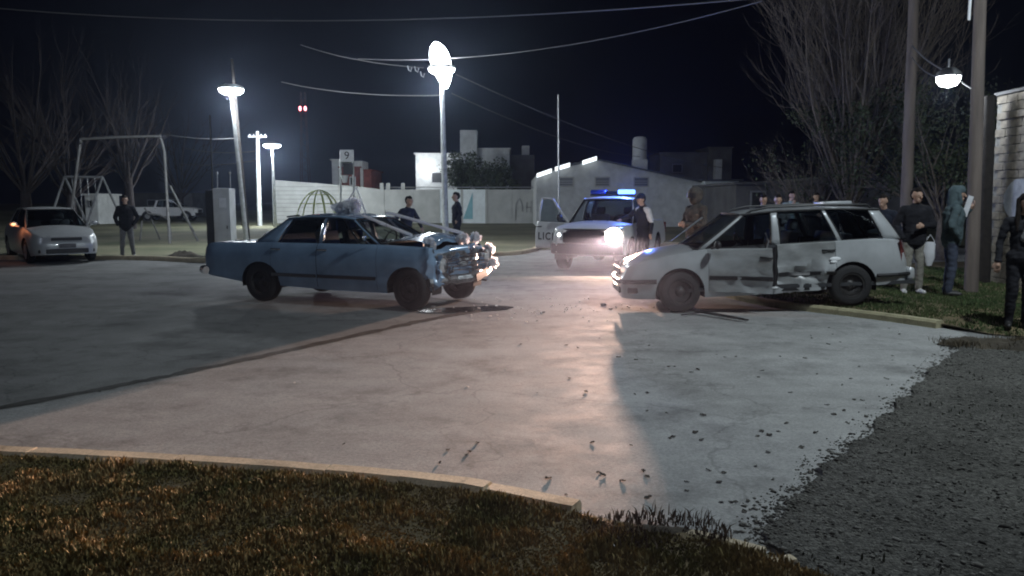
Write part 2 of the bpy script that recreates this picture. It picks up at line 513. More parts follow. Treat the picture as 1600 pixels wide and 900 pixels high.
def kerb(name, line, wdt, h, mat, z0=-.05, jit=.006, label=None, cat='kerb', seg=1.0, gap=.012):
    """a run of kerb stones, every stone a part"""
    root = bpy.data.objects.new(name, None); COL.objects.link(root)
    tag(root, kind='structure')
    # resample by arc length
    L = [0]
    for a, b in zip(line[:-1], line[1:]): L.append(L[-1] + (b - a).length)
    def at(s):
        s = min(max(s, 0), L[-1])
        i = max(k for k in range(len(L)) if L[k] <= s + 1e-9)
        i = min(i, len(line) - 2)
        t = (s - L[i]) / max(L[i + 1] - L[i], 1e-9)
        return line[i].lerp(line[i + 1], t)
    s = 0
    while s < L[-1] - .05:
        e = min(s + seg - gap, L[-1])
        mb = MB(); rows = []
        dz = random.uniform(-jit, jit)
        n = max(3, int((e - s) / .12))
        for k in range(n + 1):
            q = s + (e - s) * k / n
            p = at(q); d = (at(q + .05) - at(q - .05)); d.z = 0; d.normalize()
            nn = Vector((-d.y, d.x, 0))
            def J(): return .5 * jit * noise.noise(Vector((q * 7, p.x * 3, h * 9)))
            ww = wdt / 2
            rows.append([p + nn * (-ww) + Vector((0, 0, z0)), p + nn * (-ww) + Vector((0, 0, h - .03 + J() + dz)), p + nn * (-ww + .025) + Vector((0, 0, h + J() + dz)),
                         p + nn * (ww - .025) + Vector((0, 0, h + J() + dz)), p + nn * ww + Vector((0, 0, h - .03 + dz)), p + nn * ww + Vector((0, 0, z0))])
        mb.grid(rows)
        mb.poly(rows[0]); mb.poly(rows[-1])
        mb.build('kerb_stone', mat, root, smooth=35)
        s += seg
    return root

kerb('near_kerb', near_kerb_line, .15, .055, m_kerb)
kerb('near_kerb_end', near_kerb_tail, .16, .018, m_kerb, seg=.8, jit=.012)
right_kerb_line = smooth_line([(4.6, 20, 0), (4.05, 16, 0), (3.75, 13.6, 0)] + [tuple(G(u, v)) for u, v in ((1205, 477), (1260, 484), (1330, 492), (1400, 501), (1468, 511))])
kerb('right_kerb', right_kerb_line, .16, .09, m_kerby)
far_kerb_line = smooth_line([(-60, 22.4, 0), (-30, 22.4, 0), (-14, 22.4, 0)] + [tuple(G(u, v)) for u, v in ((220, 405), (340, 409), (560, 404), (780, 399), (830, 393), (865, 387))] + [(6, 29.7, 0), (16, 29, 0)])
kerb('far_kerb', far_kerb_line, .18, .10, m_kerb, seg=2.0)

# verges
def terrain(name, pts, zf, mat, step):
    """filled outline subdivided and lifted by zf(x,y)"""
    bm = bmesh.new()
    vs_ = [bm.verts.new((p[0], p[1], 0)) for p in pts]
    bm.faces.new(vs_)
    bmesh.ops.triangulate(bm, faces=bm.faces)
    xs = [p[0] for p in pts]; ys = [p[1] for p in pts]
    for ax, lo, hi in ((0, min(xs), max(xs)), (1, min(ys), max(ys))):
        c = lo + step
        while c < hi:
            co = [0, 0, 0]; no = [0, 0, 0]; co[ax] = c; no[ax] = 1
            bmesh.ops.bisect_plane(bm, geom=bm.verts[:] + bm.edges[:] + bm.faces[:], plane_co=co, plane_no=no)
            c += step
    for v in bm.verts: v.co.z = zf(v.co.x, v.co.y)
    bmesh.ops.recalc_face_normals(bm, faces=bm.faces)
    me = bpy.data.meshes.new(name); bm.to_mesh(me); bm.free()
    me.materials.append(mat)
    me.polygons.foreach_set('use_smooth', [True] * len(me.polygons))
    o = bpy.data.objects.new(name, me); COL.objects.link(o)
    return tag(o, kind='structure')

nz = lambda x, y, s, a: a * noise.fractal(Vector((x * s, y * s, 3.3)), 1.0, 2.0, 4)
nk = [p for p in near_kerb_line]
def kerb_y(x):
    xs = [p.x for p in nk] + [p.x for p in near_kerb_tail]; ys = [p.y for p in nk] + [p.y for p in near_kerb_tail]
    return float(np.interp(x, xs, ys))
verge_out = [(-14, -6)] + [(p.x, p.y - .07) for p in nk if p.x > -14.1] + [(p.x + .0, p.y - .02) for p in near_kerb_tail] + [(1.35, 3.2), (1.7, 2.4), (2.2, -6)]
zn = lambda x, y: .020 + nz(x, y, 1.2, .022)
terrain('near_verge', verge_out, zn, m_soil, .25)
right_out = [(p.x + .08, p.y + .03) for p in right_kerb_line] + [(5.9, 9.6), (6.5, 9.2), (7.4, 8.7), (8.8, 8.4), (22, 8.0), (22, 20), (5, 20.3)]
def zr(x, y):
    e = min(1, max(0, (y - np.interp(x, [5.5, 6.5, 7.4, 8.8, 22], [9.9, 9.2, 8.7, 8.4, 8.0])) / .9)) if x > 5.6 else 1
    return (.02 + nz(x, y, .8, .05) + .05) * e
terrain('right_verge', right_out, zr, m_soil, .35)
grav_out = [(p.x, p.y) for p in gravel_edge] + [(1.5, 2.6), (2, -6), (26, -6), (26, 8.3), (8.8, 8.6), (7.4, 8.85), (6.4, 9.3), (5.4, 9.2)]
zg = lambda x, y: .014 + nz(x, y, 1.3, .022) + .012 * noise.noise(Vector((x * 7, y * 7, 0)))
terrain('gravel_track', grav_out, zg, m_gravel, .12)
def in_poly(pts):
    P = np.array([(p[0], p[1]) for p in pts])
    def f(x, y):
        ins = np.zeros(len(x), bool)
        j = len(P) - 1
        for i in range(len(P)):
            c = ((P[i, 1] > y) != (P[j, 1] > y)) & (x < (P[j, 0] - P[i, 0]) * (y - P[i, 1]) / (P[j, 1] - P[i, 1] + 1e-12) + P[i, 0])
            ins ^= c; j = i
        return ins
    return f
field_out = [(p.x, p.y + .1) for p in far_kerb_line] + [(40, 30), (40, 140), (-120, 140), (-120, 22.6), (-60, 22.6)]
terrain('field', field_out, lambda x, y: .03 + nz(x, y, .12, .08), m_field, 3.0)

# wet gutter
mb = MB(); rows = []
gl = [p for p in gutter if p.y > 0]
for i, p in enumerate(gl):
    a = gl[max(i - 1, 0)]; b = gl[min(i + 1, len(gl) - 1)]
    d = (b - a).normalized(); nn = Vector((-d.y, d.x, 0))
    t = i / len(gl)
    wl = .07 + .06 * noise.noise(Vector((i * .31, 2, 0))) + .05 * noise.noise(Vector((i * 1.31, 2, 0))) + .08 * t * t
    wr = .05 + .04 * noise.noise(Vector((i * .37, 9, 0))) + .04 * noise.noise(Vector((i * 1.47, 2, 0)))
    rows.append([p + nn * wl + Vector((0, 0, -.010)), p + Vector((0, 0, -.0095)), p - nn * wr + Vector((0, 0, -.010))])
mb.grid(rows)
tag(mb.build('wet_gutter', m_wet, smooth=60), kind='structure')

# coolant pool beneath the crushed nose, dark patch beneath the wagon
def puddle(name, label, c, rx, ry, ang, mat, z, seed):
    mb = MB(); n = 40
    pts = []
    for k in range(n):
        a = 2 * PI * k / n
        r = 1 + .35 * noise.noise(Vector((math.cos(a) * 1.6, math.sin(a) * 1.6, seed)))
        x, y = rx * r * math.cos(a), ry * r * math.sin(a)
        pts.append((c[0] + x * math.cos(ang) - y * math.sin(ang), c[1] + x * math.sin(ang) + y * math.cos(ang), z))
    mb.poly(pts)
    return tag(mb.build(name, mat), label, 'puddle')
puddle('coolant_puddle', 'dark wet coolant puddle under the crushed nose of the blue sedan', (G(735, 482).x, G(735, 482).y), .75, .30, .3, m_pool, -.0085, 1.0)
puddle('dark_patch', 'dark glossy patch on the road below the silver wagon', (G(1140, 484).x, G(1140, 484).y), .8, .16, 0, m_pool, -.008, 5.0)  # flat dark glossy ellipse on the road

# grass blades
def blades(name, mat, n, fx, zf, h, label, wid=.006, lean=.6):
    x, y = fx(n); n = len(x)
    z = np.array([zf(a, b) for a, b in zip(x, y)])
    cl = np.array([.75 + 1.1 * noise.noise(Vector((a_ * 3.1, b_ * 3.1, 7))) + .6 * noise.noise(Vector((a_ * 9, b_ * 9, 2))) for a_, b_ in zip(x, y)])
    a = RNG.uniform(0, 2 * PI, n); hh = h * RNG.uniform(.35, 1.25, n) * np.clip(cl, .25, 2.0); wv = wid * RNG.uniform(.6, 1.5, n)
    la = RNG.uniform(0, 2 * PI, n); ll = hh * lean * RNG.uniform(.1, 1, n)
    dx, dy = np.cos(a) * wv, np.sin(a) * wv
    lx, ly = np.cos(la) * ll, np.sin(la) * ll
    V = np.zeros((n, 5, 3), np.float32)
    V[:, 0] = np.stack([x - dx, y - dy, z - .01], 1); V[:, 1] = np.stack([x + dx, y + dy, z - .01], 1)
    V[:, 2] = np.stack([x + dx * .7 + lx * .35, y + dy * .7 + ly * .35, z + hh * .6], 1); V[:, 3] = np.stack([x - dx * .7 + lx * .35, y - dy * .7 + ly * .35, z + hh * .6], 1)
    V[:, 4] = np.stack([x + lx, y + ly, z + hh], 1)
    base = np.arange(n)[:, None] * 5
    F = np.concatenate([base + np.array([[0, 1, 2]]), base + np.array([[0, 2, 3]]), base + np.array([[3, 2, 4]])])
    o = raw(name, V.reshape(-1, 3), F, mat)
    return tag(o, label, 'grass', kind='stuff')
inv = in_poly(verge_out)
def f_near(n):
    y = RNG.uniform(2.2, 5.6, n); x = RNG.uniform(-1, 1, n) * (y * .72 + .9)
    ky = np.interp(x, [p.x for p in nk] + [p.x for p in near_kerb_tail], [p.y for p in nk] + [p.y for p in near_kerb_tail])
    k = inv(x, y) & (y < ky - .085)
    # tufts: denser and bare spots
    d = np.array([noise.noise(Vector((a * 2.3, b * 2.3, 1))) for a, b in zip(x, y)])
    k &= (RNG.uniform(-.9, .6, n) < d + .45)
    return x[k], y[k]
blades('grass', m_blade, 300000, f_near, zn, .034, 'short dry brownish grass on the verge below the near kerb')
inr = in_poly(right_out)
def f_right(n):
    x = RNG.uniform(3.8, 10.5, n); y = RNG.uniform(9, 18.5, n)
    k = inr(x, y)
    d = np.array([noise.noise(Vector((a * 1.2, b * 1.2, 5))) for a, b in zip(x, y)])
    k &= (RNG.uniform(-1, .5, n) < d + .3)
    return x[k], y[k]
blades('grass', m_bladeg, 110000, f_right, zr, .045, 'green grass on the verge around the silver wagon rear wheel', .008)
ing = in_poly(grav_out)
def f_grav(n):
    y = RNG.uniform(2.6, 9.2, n); x = RNG.uniform(0, 1, n) * (y * .72 + 1.2 - .9) + .9
    k = ing(x, y)
    d = np.array([noise.noise(Vector((a * 1.1, b * 1.1, 8))) for a, b in zip(x, y)])
    k &= d > .25
    return x[k], y[k]
blades('grass', M('grass_in_gravel', (.05, .058, .036), .85, island=.35, spec=.1), 2500, f_grav, zg, .022, 'sparse low weeds growing through the dark gravel track', .006)
# gravel stones
n = 22000
y = RNG.uniform(2.6, 9.2, n); x = RNG.uniform(0, 1, n) * (y * .74 + .6) + .8
k = ing(x, y); x = x[k]; y = y[k]; n = len(x)
ex = np.array([p.x for p in gravel_edge]); ey = np.array([p.y for p in gravel_edge])
ii = RNG.integers(0, len(ex), 2200); off = np.abs(RNG.normal(0, .05, 2200))
x2 = ex[ii] - off + RNG.normal(0, .03, 2200); y2 = ey[ii] + RNG.normal(0, .08, 2200) + off * .3
x = np.concatenate([x, x2]); y = np.concatenate([y, y2]); n = len(x)
z = np.array([zg(a, b) if g_ else -.012 for a, b, g_ in zip(x, y, ing(x, y))])
oc = np.array([[1, 0, 0], [-1, 0, 0], [0, 1, 0], [0, -1, 0], [0, 0, 1], [0, 0, -1]], np.float32)
fo = np.array([[0, 2, 4], [2, 1, 4], [1, 3, 4], [3, 0, 4], [2, 0, 5], [1, 2, 5], [3, 1, 5], [0, 3, 5]])
sz = RNG.gamma(2.2, .0030, n)[:, None, None] * RNG.uniform(.6, 1.4, (n, 6, 3)) * np.array([1, 1, .5])
V = oc[None] * sz + np.stack([x, y, z + .001], 1)[:, None, :] + RNG.uniform(-.002, .002, (n, 6, 3))
F = (np.arange(n)[:, None, None] * 6 + fo[None]).reshape(-1, 3)
tag(raw('gravel', V.reshape(-1, 3), F, m_stone), 'dark loose gravel covering the side track', 'gravel', kind='stuff')

# earth heaps / weeds against the broken kerb
def mound(name, label, c, r, h, mat, seed):
    mb = MB(); rows = []
    for i in range(9):
        t = i / 8; row = []
        for k in range(24):
            a = 2 * PI * k / 24
            q = Vector((math.cos(a) * t * 2, math.sin(a) * t * 2, seed))
            rr = t * (1 + .3 * noise.noise(q))
            row.append((c[0] + r[0] * rr * math.cos(a), c[1] + r[1] * rr * math.sin(a), c[2] + h * (1 - t * t) * (1 + .5 * noise.noise(q * 2.5)) - .015 * t))
        rows.append(row)
    mb.grid(rows, closed=True)
    return tag(mb.build(name, mat, smooth=60), label, 'earth')
p = G(1025, 830)
mound('earth_heap', 'dark brown heap of earth and roots at the gap in the near kerb', (p.x, p.y - .03, .005), (.24, .11, 0), .03, m_dirt, 2.)
def f_heap(n):
    a = RNG.uniform(0, 2 * PI, n); r = np.sqrt(RNG.uniform(0, 1, n))
    return p.x + .36 * r * np.cos(a), p.y - .05 + .24 * r * np.sin(a)
blades('dry_weeds', M('dead_weed', (.07, .05, .035), .9, island=.5), 900, f_heap, lambda x, y: .02, .06, 'dead weeds tangled over the earth heap at the kerb', .004, 1.1)
p2 = G(1560, 540)
for k_, (du, dv, rx_, lab_) in enumerate(((-35, -2, .34, 'brown earth lump at the corner where gravel meets the kerb end'), (12, 2, .42, 'brown earth lump at the verge edge in front of the woman'), (60, 4, .5, 'brown earth lump at the verge edge beyond the woman'))):
    pq = G(1548 + du, 540 + dv)
    mound('earth_heap', lab_, (pq.x, pq.y, .015), (rx_, .2, 0), .07, m_dirt, 4. + k_)
def f_bank(n):
    a = RNG.uniform(0, 1, n); x_ = p2.x - .6 + a * 1.5 + RNG.normal(0, .05, n)
    return x_, p2.y + RNG.normal(0, .12, n)
blades('dry_weeds', M('dead_weed_bank', (.10, .08, .05), .9, island=.4), 2500, f_bank, lambda x, y: .02, .07, 'dead weeds along the verge edge in front of the woman', .004, 1.1)
p3 = G(270, 407)
mound('earth_heap', 'small dark clump of earth on the far kerb by the grey cabinet', (p3.x, p3.y + .8, .05), (.55, .35, 0), .16, m_dirt, 6.)

# stone block at the end of the kerb
mb = MB(); pb = G(1222, 880)
mb.box((pb.x, pb.y, .012), (.13, .06, .03), Matrix.Rotation(.3, 3, 'Z'))
tag(mb.build('kerb_fragment', m_kerb, bevel=.012, smooth=40), 'small broken piece of kerb lying past the end of the near kerb', 'kerb piece')

# ------------------------------------------------------------------ cars
def itp(tab, x):
    return float(np.interp(x, [t[0] for t in tab], [t[1] for t in tab]))

def wheel_mesh(Rt, wt, rim_r, style):
    """tyre and rim, axis along y"""
    t = MB()
    h = wt / 2
    t.lathe([(rim_r, -h * .8), (rim_r + .02, -h), (Rt - .05, -h * 1.02), (Rt - .015, -h * .86), (Rt, -h * .6), (Rt, h * .6), (Rt - .015, h * .86), (Rt - .05, h * 1.02), (rim_r + .02, h), (rim_r, h * .8)], 36, axis='y')
    for q in (-.35, 0, .35):   # tread grooves
        t.lathe([(Rt + .001, h * q - .006), (Rt + .003, h * q), (Rt + .001, h * q + .006)], 36, axis='y')
    r = MB()
    r.lathe([(rim_r + .008, h * .95), (rim_r - .012, h * .92), (rim_r - .02, h * .45), (rim_r * .72, h * .52), (rim_r * .45, h * .30), (rim_r * .32, h * .55), (rim_r * .2, h * .72), (0.0001, h * .74)], 30, axis='y')
    r.lathe([(rim_r, h * .8), (rim_r, -h * .8)], 30, axis='y')
    for k in range(5):
        a = 2 * PI * k / 5
        r.ball((rim_r * .26 * math.cos(a), h * .66, rim_r * .26 * math.sin(a)), .011, 5)
    if style == 'alloy':
        for k in range(7):
            a = 2 * PI * k / 7
            r.tube([(rim_r * .2 * math.cos(a), h * .75, rim_r * .2 * math.sin(a)), (rim_r * .96 * math.cos(a), h * .85, rim_r * .96 * math.sin(a))], .022, 6)
    else:
        for k in range(10):
            a = 2 * PI * (k + .5) / 10
            r.lathe([(.018, 0), (.0001, .003)], 8, c=(rim_r * .6 * math.cos(a), h * .44, rim_r * .6 * math.sin(a)), axis='y')
    return t, r

def seat(mb, x, y, z, wd=.48, back=True, h=.62):
    rt = Matrix.Rotation(R(-14), 3, 'Y')
    mb.box((x, y, z), (.5, wd, .16))
    mb.box((x - .27, y, z + h / 2), (.13, wd, h), rt)
    if back: mb.box((x - .37, y, z + h + .09), (.09, wd * .5, .17), rt)

def make_car(root, S):
    """lofted body with real wheel openings, doors, glass, cabin; x forward, z up, origin between the axles on the ground"""
    x0, x1 = S['x0'], S['x1']; xf, xr = S['xf'], S['xr']; Rt = S['R']; Ra = S['Ra']
    paint = S['paint']; warp = S.get('warp', lambda x, y, z: (x, y, z))
    parts = {}
    doors = S['doors']
    special = [x0, x1]
    for xw in (xf, xr):
        special += [xw + Ra * math.cos(a) for a in np.linspace(0, PI, 15)] + [xw + Ra + .005, xw - Ra - .005]
    for d in doors: special += [d[0], d[1]]
    cb = S['cabin']      # ws base, ws top, rear top, rear base
    special += [cb[0], cb[3]] + S.get('cols', [])
    for e, sg in ((x0, 1), (x1, -1)):
        special += [e + sg * q for q in (.03, .08, .16, .26)]
    xs = sorted(special)
    out = []
    for q in xs:
        if not out or q - out[-1] > .003: out.append(q)
    xs = out
    for q in np.arange(x0, x1, .08):
        if min(abs(q - s) for s in xs) > .03: xs.append(float(q))
    xs = sorted(xs)
    def zb(x):
        z = itp(S['bot'], x)
        for xw in (xf, xr):
            if abs(x - xw) <= Ra + .001:
                z = max(z, Rt + math.sqrt(max(Ra * Ra - (x - xw) ** 2, 0)) * S.get('arch_h', 1.0))
        return z
    zsh = lambda x: itp(S['sh'], x)
    hw = lambda x: itp(S['hw'], x)
    def yside(x, z):
        t = (z - .2) / (zsh(x) - .2)
        return hw(x) * itp(S['prof'], t)
    zrows = list(np.linspace(.18, max(s[1] for s in S['sh']), 15))
    inset = .055
    NV = 7
    cabin_in = lambda x: cb[3] + .001 < x < cb[0] - .001
    def column(x):
        top = zsh(x); b = zb(x)
        side = []
        for zr_ in zrows:
            z = min(max(zr_, b), top)
            side.append((x, yside(x, z), z))
        side[-1] = (x, yside(x, top), top)
        ys = yside(x, top)
        deck = [(x, ys - .018, top + .012), (x, ys - inset, top + .02)]
        zd = itp(S['deck'], x)
        y0_ = ys - inset
        for k in range(1, NV + 1):
            v = k / NV
            deck.append((x, y0_ * (1 - v), top + .02 + max(zd - top - .02, -.3) * (1 - (1 - v) ** 2.0)))
        return side, deck
    cols = [column(x) for x in xs]
    def get(key):
        if key not in parts: parts[key] = MB()
        return parts[key]
    ns = len(zrows)
    shell = MB()
    for i in range(len(xs) - 1):
        xm = (xs[i] + xs[i + 1]) / 2
        for sgn in (1, -1):
            dk = None
            for j, d in enumerate(doors):
                if d[0] < xm < d[1]: dk = ('door', sgn, j)
            for r in range(ns - 1 + 1):
                if r < ns - 1:
                    q = [cols[i][0][r], cols[i + 1][0][r], cols[i + 1][0][r + 1], cols[i][0][r + 1]]
                else:
                    q = [cols[i][0][-1], cols[i + 1][0][-1], cols[i + 1][1][0], cols[i][1][0]]
                pts = [Vector((p[0], p[1] * sgn, p[2])) for p in q]
                if ((pts[2] - pts[0]).cross(pts[3] - pts[1])).length < 1e-6: continue
                key = 'body'
                zc = sum(p[2] for p in q) / 4
                if dk and zc > S['sill']: key = dk
                if key != 'body':
                    d = doors[dk[2]]
                    if (dk[1], dk[2]) in S.get('skip_doors', ()): key = ('opened', sgn, dk[2])
                    for p in pts:
                        if abs(p.x - d[0]) < .002: p.x += .005
                        if abs(p.x - d[1]) < .002: p.x -= .005
                if sgn < 0: pts = pts[::-1]
                get(key).poly([warp(*p) for p in pts])
                if not (dk and (dk[1], dk[2]) in S.get('skip_doors', ()) and zc > S['sill']):
                    shell.poly([warp(p.x, p.y - .03 * sgn, p.z) for p in pts])
            # deck
            dl = [(cols[i][1][k], cols[i + 1][1][k]) for k in range(len(cols[i][1]))]
            for k in range(len(dl) - 1):
                inside = cabin_in(xm)
                if inside and k >= 1: break
                q = [dl[k][0], dl[k][1], dl[k + 1][1], dl[k + 1][0]]
                pts = [Vector((p[0], p[1] * sgn, p[2])) for p in q]
                if ((pts[2] - pts[0]).cross(pts[3] - pts[1])).length < 1e-7: continue
                if sgn < 0: pts = pts[::-1]
                key = 'body'
                if k >= 1:
                    if xm > cb[0] and xm < x1 - .06: key = 'hood'
                    elif xm < cb[3] and xm > x0 + .06 and S.get('trunk', True): key = 'trunk_lid'
                elif dk and inside:
                    key = dk if (dk[1], dk[2]) not in S.get('skip_doors', ()) else ('opened', sgn, dk[2])
                get(key).poly([warp(*p) for p in pts])
    # end caps
    for ci in (0, -1):
        side, deck = cols[ci]
        ring = side + deck
        L_ = [Vector(p) for p in ring]; Rr = [Vector((p[0], -p[1], p[2])) for p in ring]
        b = get('body')
        for k in range(len(L_) - 1):
            for f in range(6):
                a0, a1 = f / 6, (f + 1) / 6
                q = [L_[k].lerp(Rr[k], a0), L_[k].lerp(Rr[k], a1), L_[k + 1].lerp(Rr[k + 1], a1), L_[k + 1].lerp(Rr[k + 1], a0)]
                if ((q[2] - q[0]).cross(q[3] - q[1])).length < 1e-7: continue
                b.poly([warp(*p) for p in q])
    body = parts['body'].build('body', paint, root, smooth=32)
    shell.build('inner_shell', m_trim, root, smooth=40)
    res = {'body': body}
    for key, mbx in parts.items():
        if key in ('hood', 'trunk_lid'):
            ob = mbx.build(key, S.get('hood_paint', paint) if key == 'hood' else S.get('trunk_paint', paint), root, smooth=40)
            if key == 'hood' and S.get('hood_tf'): S['hood_tf'](ob)
            res[key] = ob
        elif isinstance(key, tuple):
            _, sgn, j = key
            ob = mbx.build('door', S.get('door_paint', paint), root, smooth=40)
            res[key] = ob
            d = doors[j]
            hx = d[0] + .10; hz = zsh(hx) - S.get('handle_dz', .11)
            h = MB(); yy = yside(hx, hz) + .012
            h.tube([(hx - .09, yy * sgn - .01 * sgn, hz), (hx - .07, (yy + .012) * sgn, hz), (hx + .07, (yy + .012) * sgn, hz), (hx + .09, yy * sgn - .01 * sgn, hz)], .013, 6)
            h.warp(warp)
            h.build('handle', S.get('handle_mat', m_chrome), ob, smooth=50)
            # side moulding on the door
            if S.get('mould'):
                mz = S['mould']; q = MB()
                rows = []
                for xx in np.linspace(d[0] + .012, d[1] - .012, 8):
                    rows.append([(xx, sgn * (yside(xx, mz + dz) + t), mz + dz) for dz, t in ((-.03, .003), (-.024, .014), (.024, .014), (.03, .003))])
                q.grid(rows); q.warp(warp); q.build('side_moulding', S.get('mould_mat', m_black), ob, smooth=40)
            # stash geometry helpers for an opened door
    # wheel wells and underbody
    ww = MB()
    for xw in (xf, xr):
        for sgn in (1, -1):
            yo = hw(xw) - .035
            rows = []
            for yy in (yo, yo - .30):
                rows.append([(xw + (Ra + .004) * math.cos(a), yy * sgn, Rt + (Ra + .004) * math.sin(a) * S.get('arch_h', 1.0)) for a in np.linspace(-.25, PI + .25, 20)])
            ww.grid(rows); ww.poly(rows[1])
    zu = S['bot'][len(S['bot']) // 2][1] + .03
    ww.box(((xf + xr) / 2, 0, zu + .06), (xf - xr - 2 * Ra - .05, hw(0) * 1.84, .10))
    ww.box(((x0 + x1) / 2, 0, zu + .16), (x1 - x0 - .35, hw(0) * 1.05, .16))
    ww.tube([(xr, -hw(xr) + .2, Rt), (xr, hw(xr) - .2, Rt)], .045, 8); ww.tube([(xf, -hw(xf) + .2, Rt), (xf, hw(xf) - .2, Rt)], .045, 8)
    ww.build('underbody', m_black, root)
    # wheels
    t, rm = wheel_mesh(Rt, S['wt'], S['rim'], S.get('rim_style', 'steel'))
    first = None
    for xw, steer in ((xf, S.get('steer', 0)), (xr, 0)):
        for sgn in (1, -1):
            if first is None:
                wo = t.build('wheel', m_rubber, root, smooth=40); ro = rm.build('rim', S.get('rim_mat', m_rim), wo, smooth=40); first = (wo, ro)
            else:
                wo = first[0].copy(); COL.objects.link(wo); ro = first[1].copy(); COL.objects.link(ro); ro.parent = wo; wo.parent = root
            wo.location = (xw, sgn * (hw(xw) - S['wt'] / 2 - .02), Rt)
            wo.rotation_euler = (0, 0, (0 if sgn > 0 else PI) + R(steer))
    # greenhouse
    yb = lambda x: yside(x, zsh(x)) - inset + .004
    zt = lambda x: itp(S['roof'], x)
    ytf = lambda x: itp(S['roof_hw'], x)
    def side_pt(xb, xt, v, sgn, off=0):
        B = Vector((xb, yb(xb), zsh(xb) + .018)); T = Vector((xt, ytf(xt), zt(xt)))
        p = B.lerp(T, v); p.y += .022 * math.sin(PI * v) + off
        return (p.x, p.y * sgn, p.z)
    res['windows'] = []
    for sgn in (1, -1):
        for (kind, b0, t0, b1, t1) in S['segs']:
            if kind == 'none': continue
            n = 6; m_ = 3
            if kind == 'p':
                rows = [[side_pt(b0 + (b1 - b0) * u / m_, t0 + (t1 - t0) * u / m_, v / n, sgn) for v in range(n + 1)] for u in range(m_ + 1)]
                pil = MB(); pil.grid(rows); pil.build('pillar', S.get('pillar_paint', paint), root, smooth=40, solid=.045)
            else:
                g = MB(); m_ = 6
                rows = [[side_pt(b0 + (b1 - b0) * u / m_, t0 + (t1 - t0) * u / m_, v / n, sgn, -.008) for v in range(n + 1)] for u in range(m_ + 1)]
                g.grid(rows)
                gl_ = g.build('side_window', S.get('glass', m_glass), root, smooth=60)
                s_ = MB()
                loop = rows[0] + [r_[-1] for r_ in rows[1:]] + rows[-1][::-1][1:] + [r_[0] for r_ in rows[::-1][1:]]
                loop = [(p[0], p[1] + .006 * sgn, p[2]) for p in loop]
                s_.tube(loop, S.get('seal', .011), 5, cap=False)
                s_.build('window_seal', S.get('seal_mat', m_rubber), gl_, smooth=60)
                res['windows'].append((sgn, gl_))
    # roof
    rb = S.get('bow', .10)
    rows = []
    rx = list(np.linspace(cb[2], cb[1], 16))
    for i, x in enumerate(rx):
        t_ = i / 15; row = []
        for k in range(13):
            a = -1 + 2 * k / 12
            y_ = ytf(x) * a
            crown = S.get('crown', .05) * (1 - abs(a) ** 2.4)
            edge = min(1, min(t_, 1 - t_) * 6 + .35)
            xx = x + (rb * .5 * (1 - a * a) * t_ ** 3) - (S.get('rbow', .05) * (1 - a * a) * (1 - t_) ** 3)
            row.append((xx, y_, zt(x) + crown * edge))
        rows.append(row)
    rf = MB(); rf.grid(rows)
    roof = rf.build('roof', S.get('roof_paint', paint), root, smooth=50, solid=.04)
    res['roof'] = roof
    for sgn in (1, -1):
        rl = MB(); rl.tube([(x, (ytf(x) + .004) * sgn, zt(x) + .004) for x in rx], .018, 6)
        rl.build('drip_rail', S.get('drip_mat', paint), roof, smooth=60)
    # windscreen and rear window
    def screen(name, xb, zb_, xt, bow_b, bow_t, glass, seal=True):
        g = MB(); rows = []
        for i in range(9):
            v = i / 8; row = []
            for k in range(13):
                a = -1 + 2 * k / 12
                y_ = ((yb(xb) - .01) * (1 - v) + (ytf(xt) - .01) * v) * a
                crown = S.get('crown', .05) * .35 * (1 - abs(a) ** 2.4)
                x_ = xb + (xt - xb) * v + (bow_b * (1 - v) + bow_t * v) * (1 - a * a)
                row.append((x_, y_, zb_ + (zt(xt) + crown - zb_) * v + .012 * (1 - v) * (1 - a * a)))
            rows.append(row)
        g.grid(rows)
        o = g.build(name, glass, root, smooth=60)
        s_ = MB()
        loop = rows[0] + [r_[-1] for r_ in rows[1:]] + rows[-1][::-1][1:] + [r_[0] for r_ in rows[::-1][1:]]
        s_.tube(loop, .016, 5, cap=False)
        s_.build('window_seal', S.get('screen_seal', m_rubber), o, smooth=60)
        res[name] = o
    screen('windscreen', cb[0], zsh(cb[0]) + .03, cb[1], rb, rb * .5, S.get('ws_glass', m_glass))
    screen('rear_window', cb[3], zsh(cb[3]) + .03, cb[2], -S.get('rbow', .05), -S.get('rbow', .05), S.get('glass', m_glass))
    # cowl / parcel shelf so the cabin is closed at both ends
    cw = MB()
    cw.box((cb[0] - .10, 0, zsh(cb[0]) - .03), (.36, yb(cb[0]) * 1.9, .12))
    cw.build('dashboard', m_trim, root, bevel=.03, smooth=40)
    if not S.get('no_shelf'):
        cw = MB(); cw.box((cb[3] + .15, 0, zsh(cb[3]) - .04), (.4, yb(cb[3]) * 1.9, .05)); cw.build('parcel_shelf', m_trim, root)
    fl = MB(); fl.box(((cb[0] + cb[3]) / 2, 0, S['sill'] + .04), (cb[0] - cb[3] + .3, hw(0) * 1.86, .05)); fl.build('cabin_floor', m_trim, root)
    sx = S.get('seats', (.05, -.85))
    for y_ in (-.36, .36):
        q = MB(); seat(q, sx[0], y_, S['sill'] + .22); q.build('seat', S.get('seat_mat', m_seat), root, bevel=.03, smooth=50)
    q = MB(); seat(q, sx[1], 0, S['sill'] + .22, 1.22, False, .56); q.build('rear_seat', S.get('seat_mat', m_seat), root, bevel=.03, smooth=50)
    sw = MB(); pts = []
    for k in range(21):
        a = 2 * PI * k / 20
        pts.append((sx[0] + .42 + .06 * math.sin(a), S.get('drive', .36) + .18 * math.cos(a), zsh(0) + .02 + .17 * math.sin(a)))
    sw.tube(pts, .014, 6, cap=False); sw.tube([(sx[0] + .42, S.get('drive', .36), zsh(0) + .02), (sx[0] + .65, S.get('drive', .36), zsh(0) - .1)], .025, 6)
    sw.tube([pts[0], pts[10]], .012, 5)
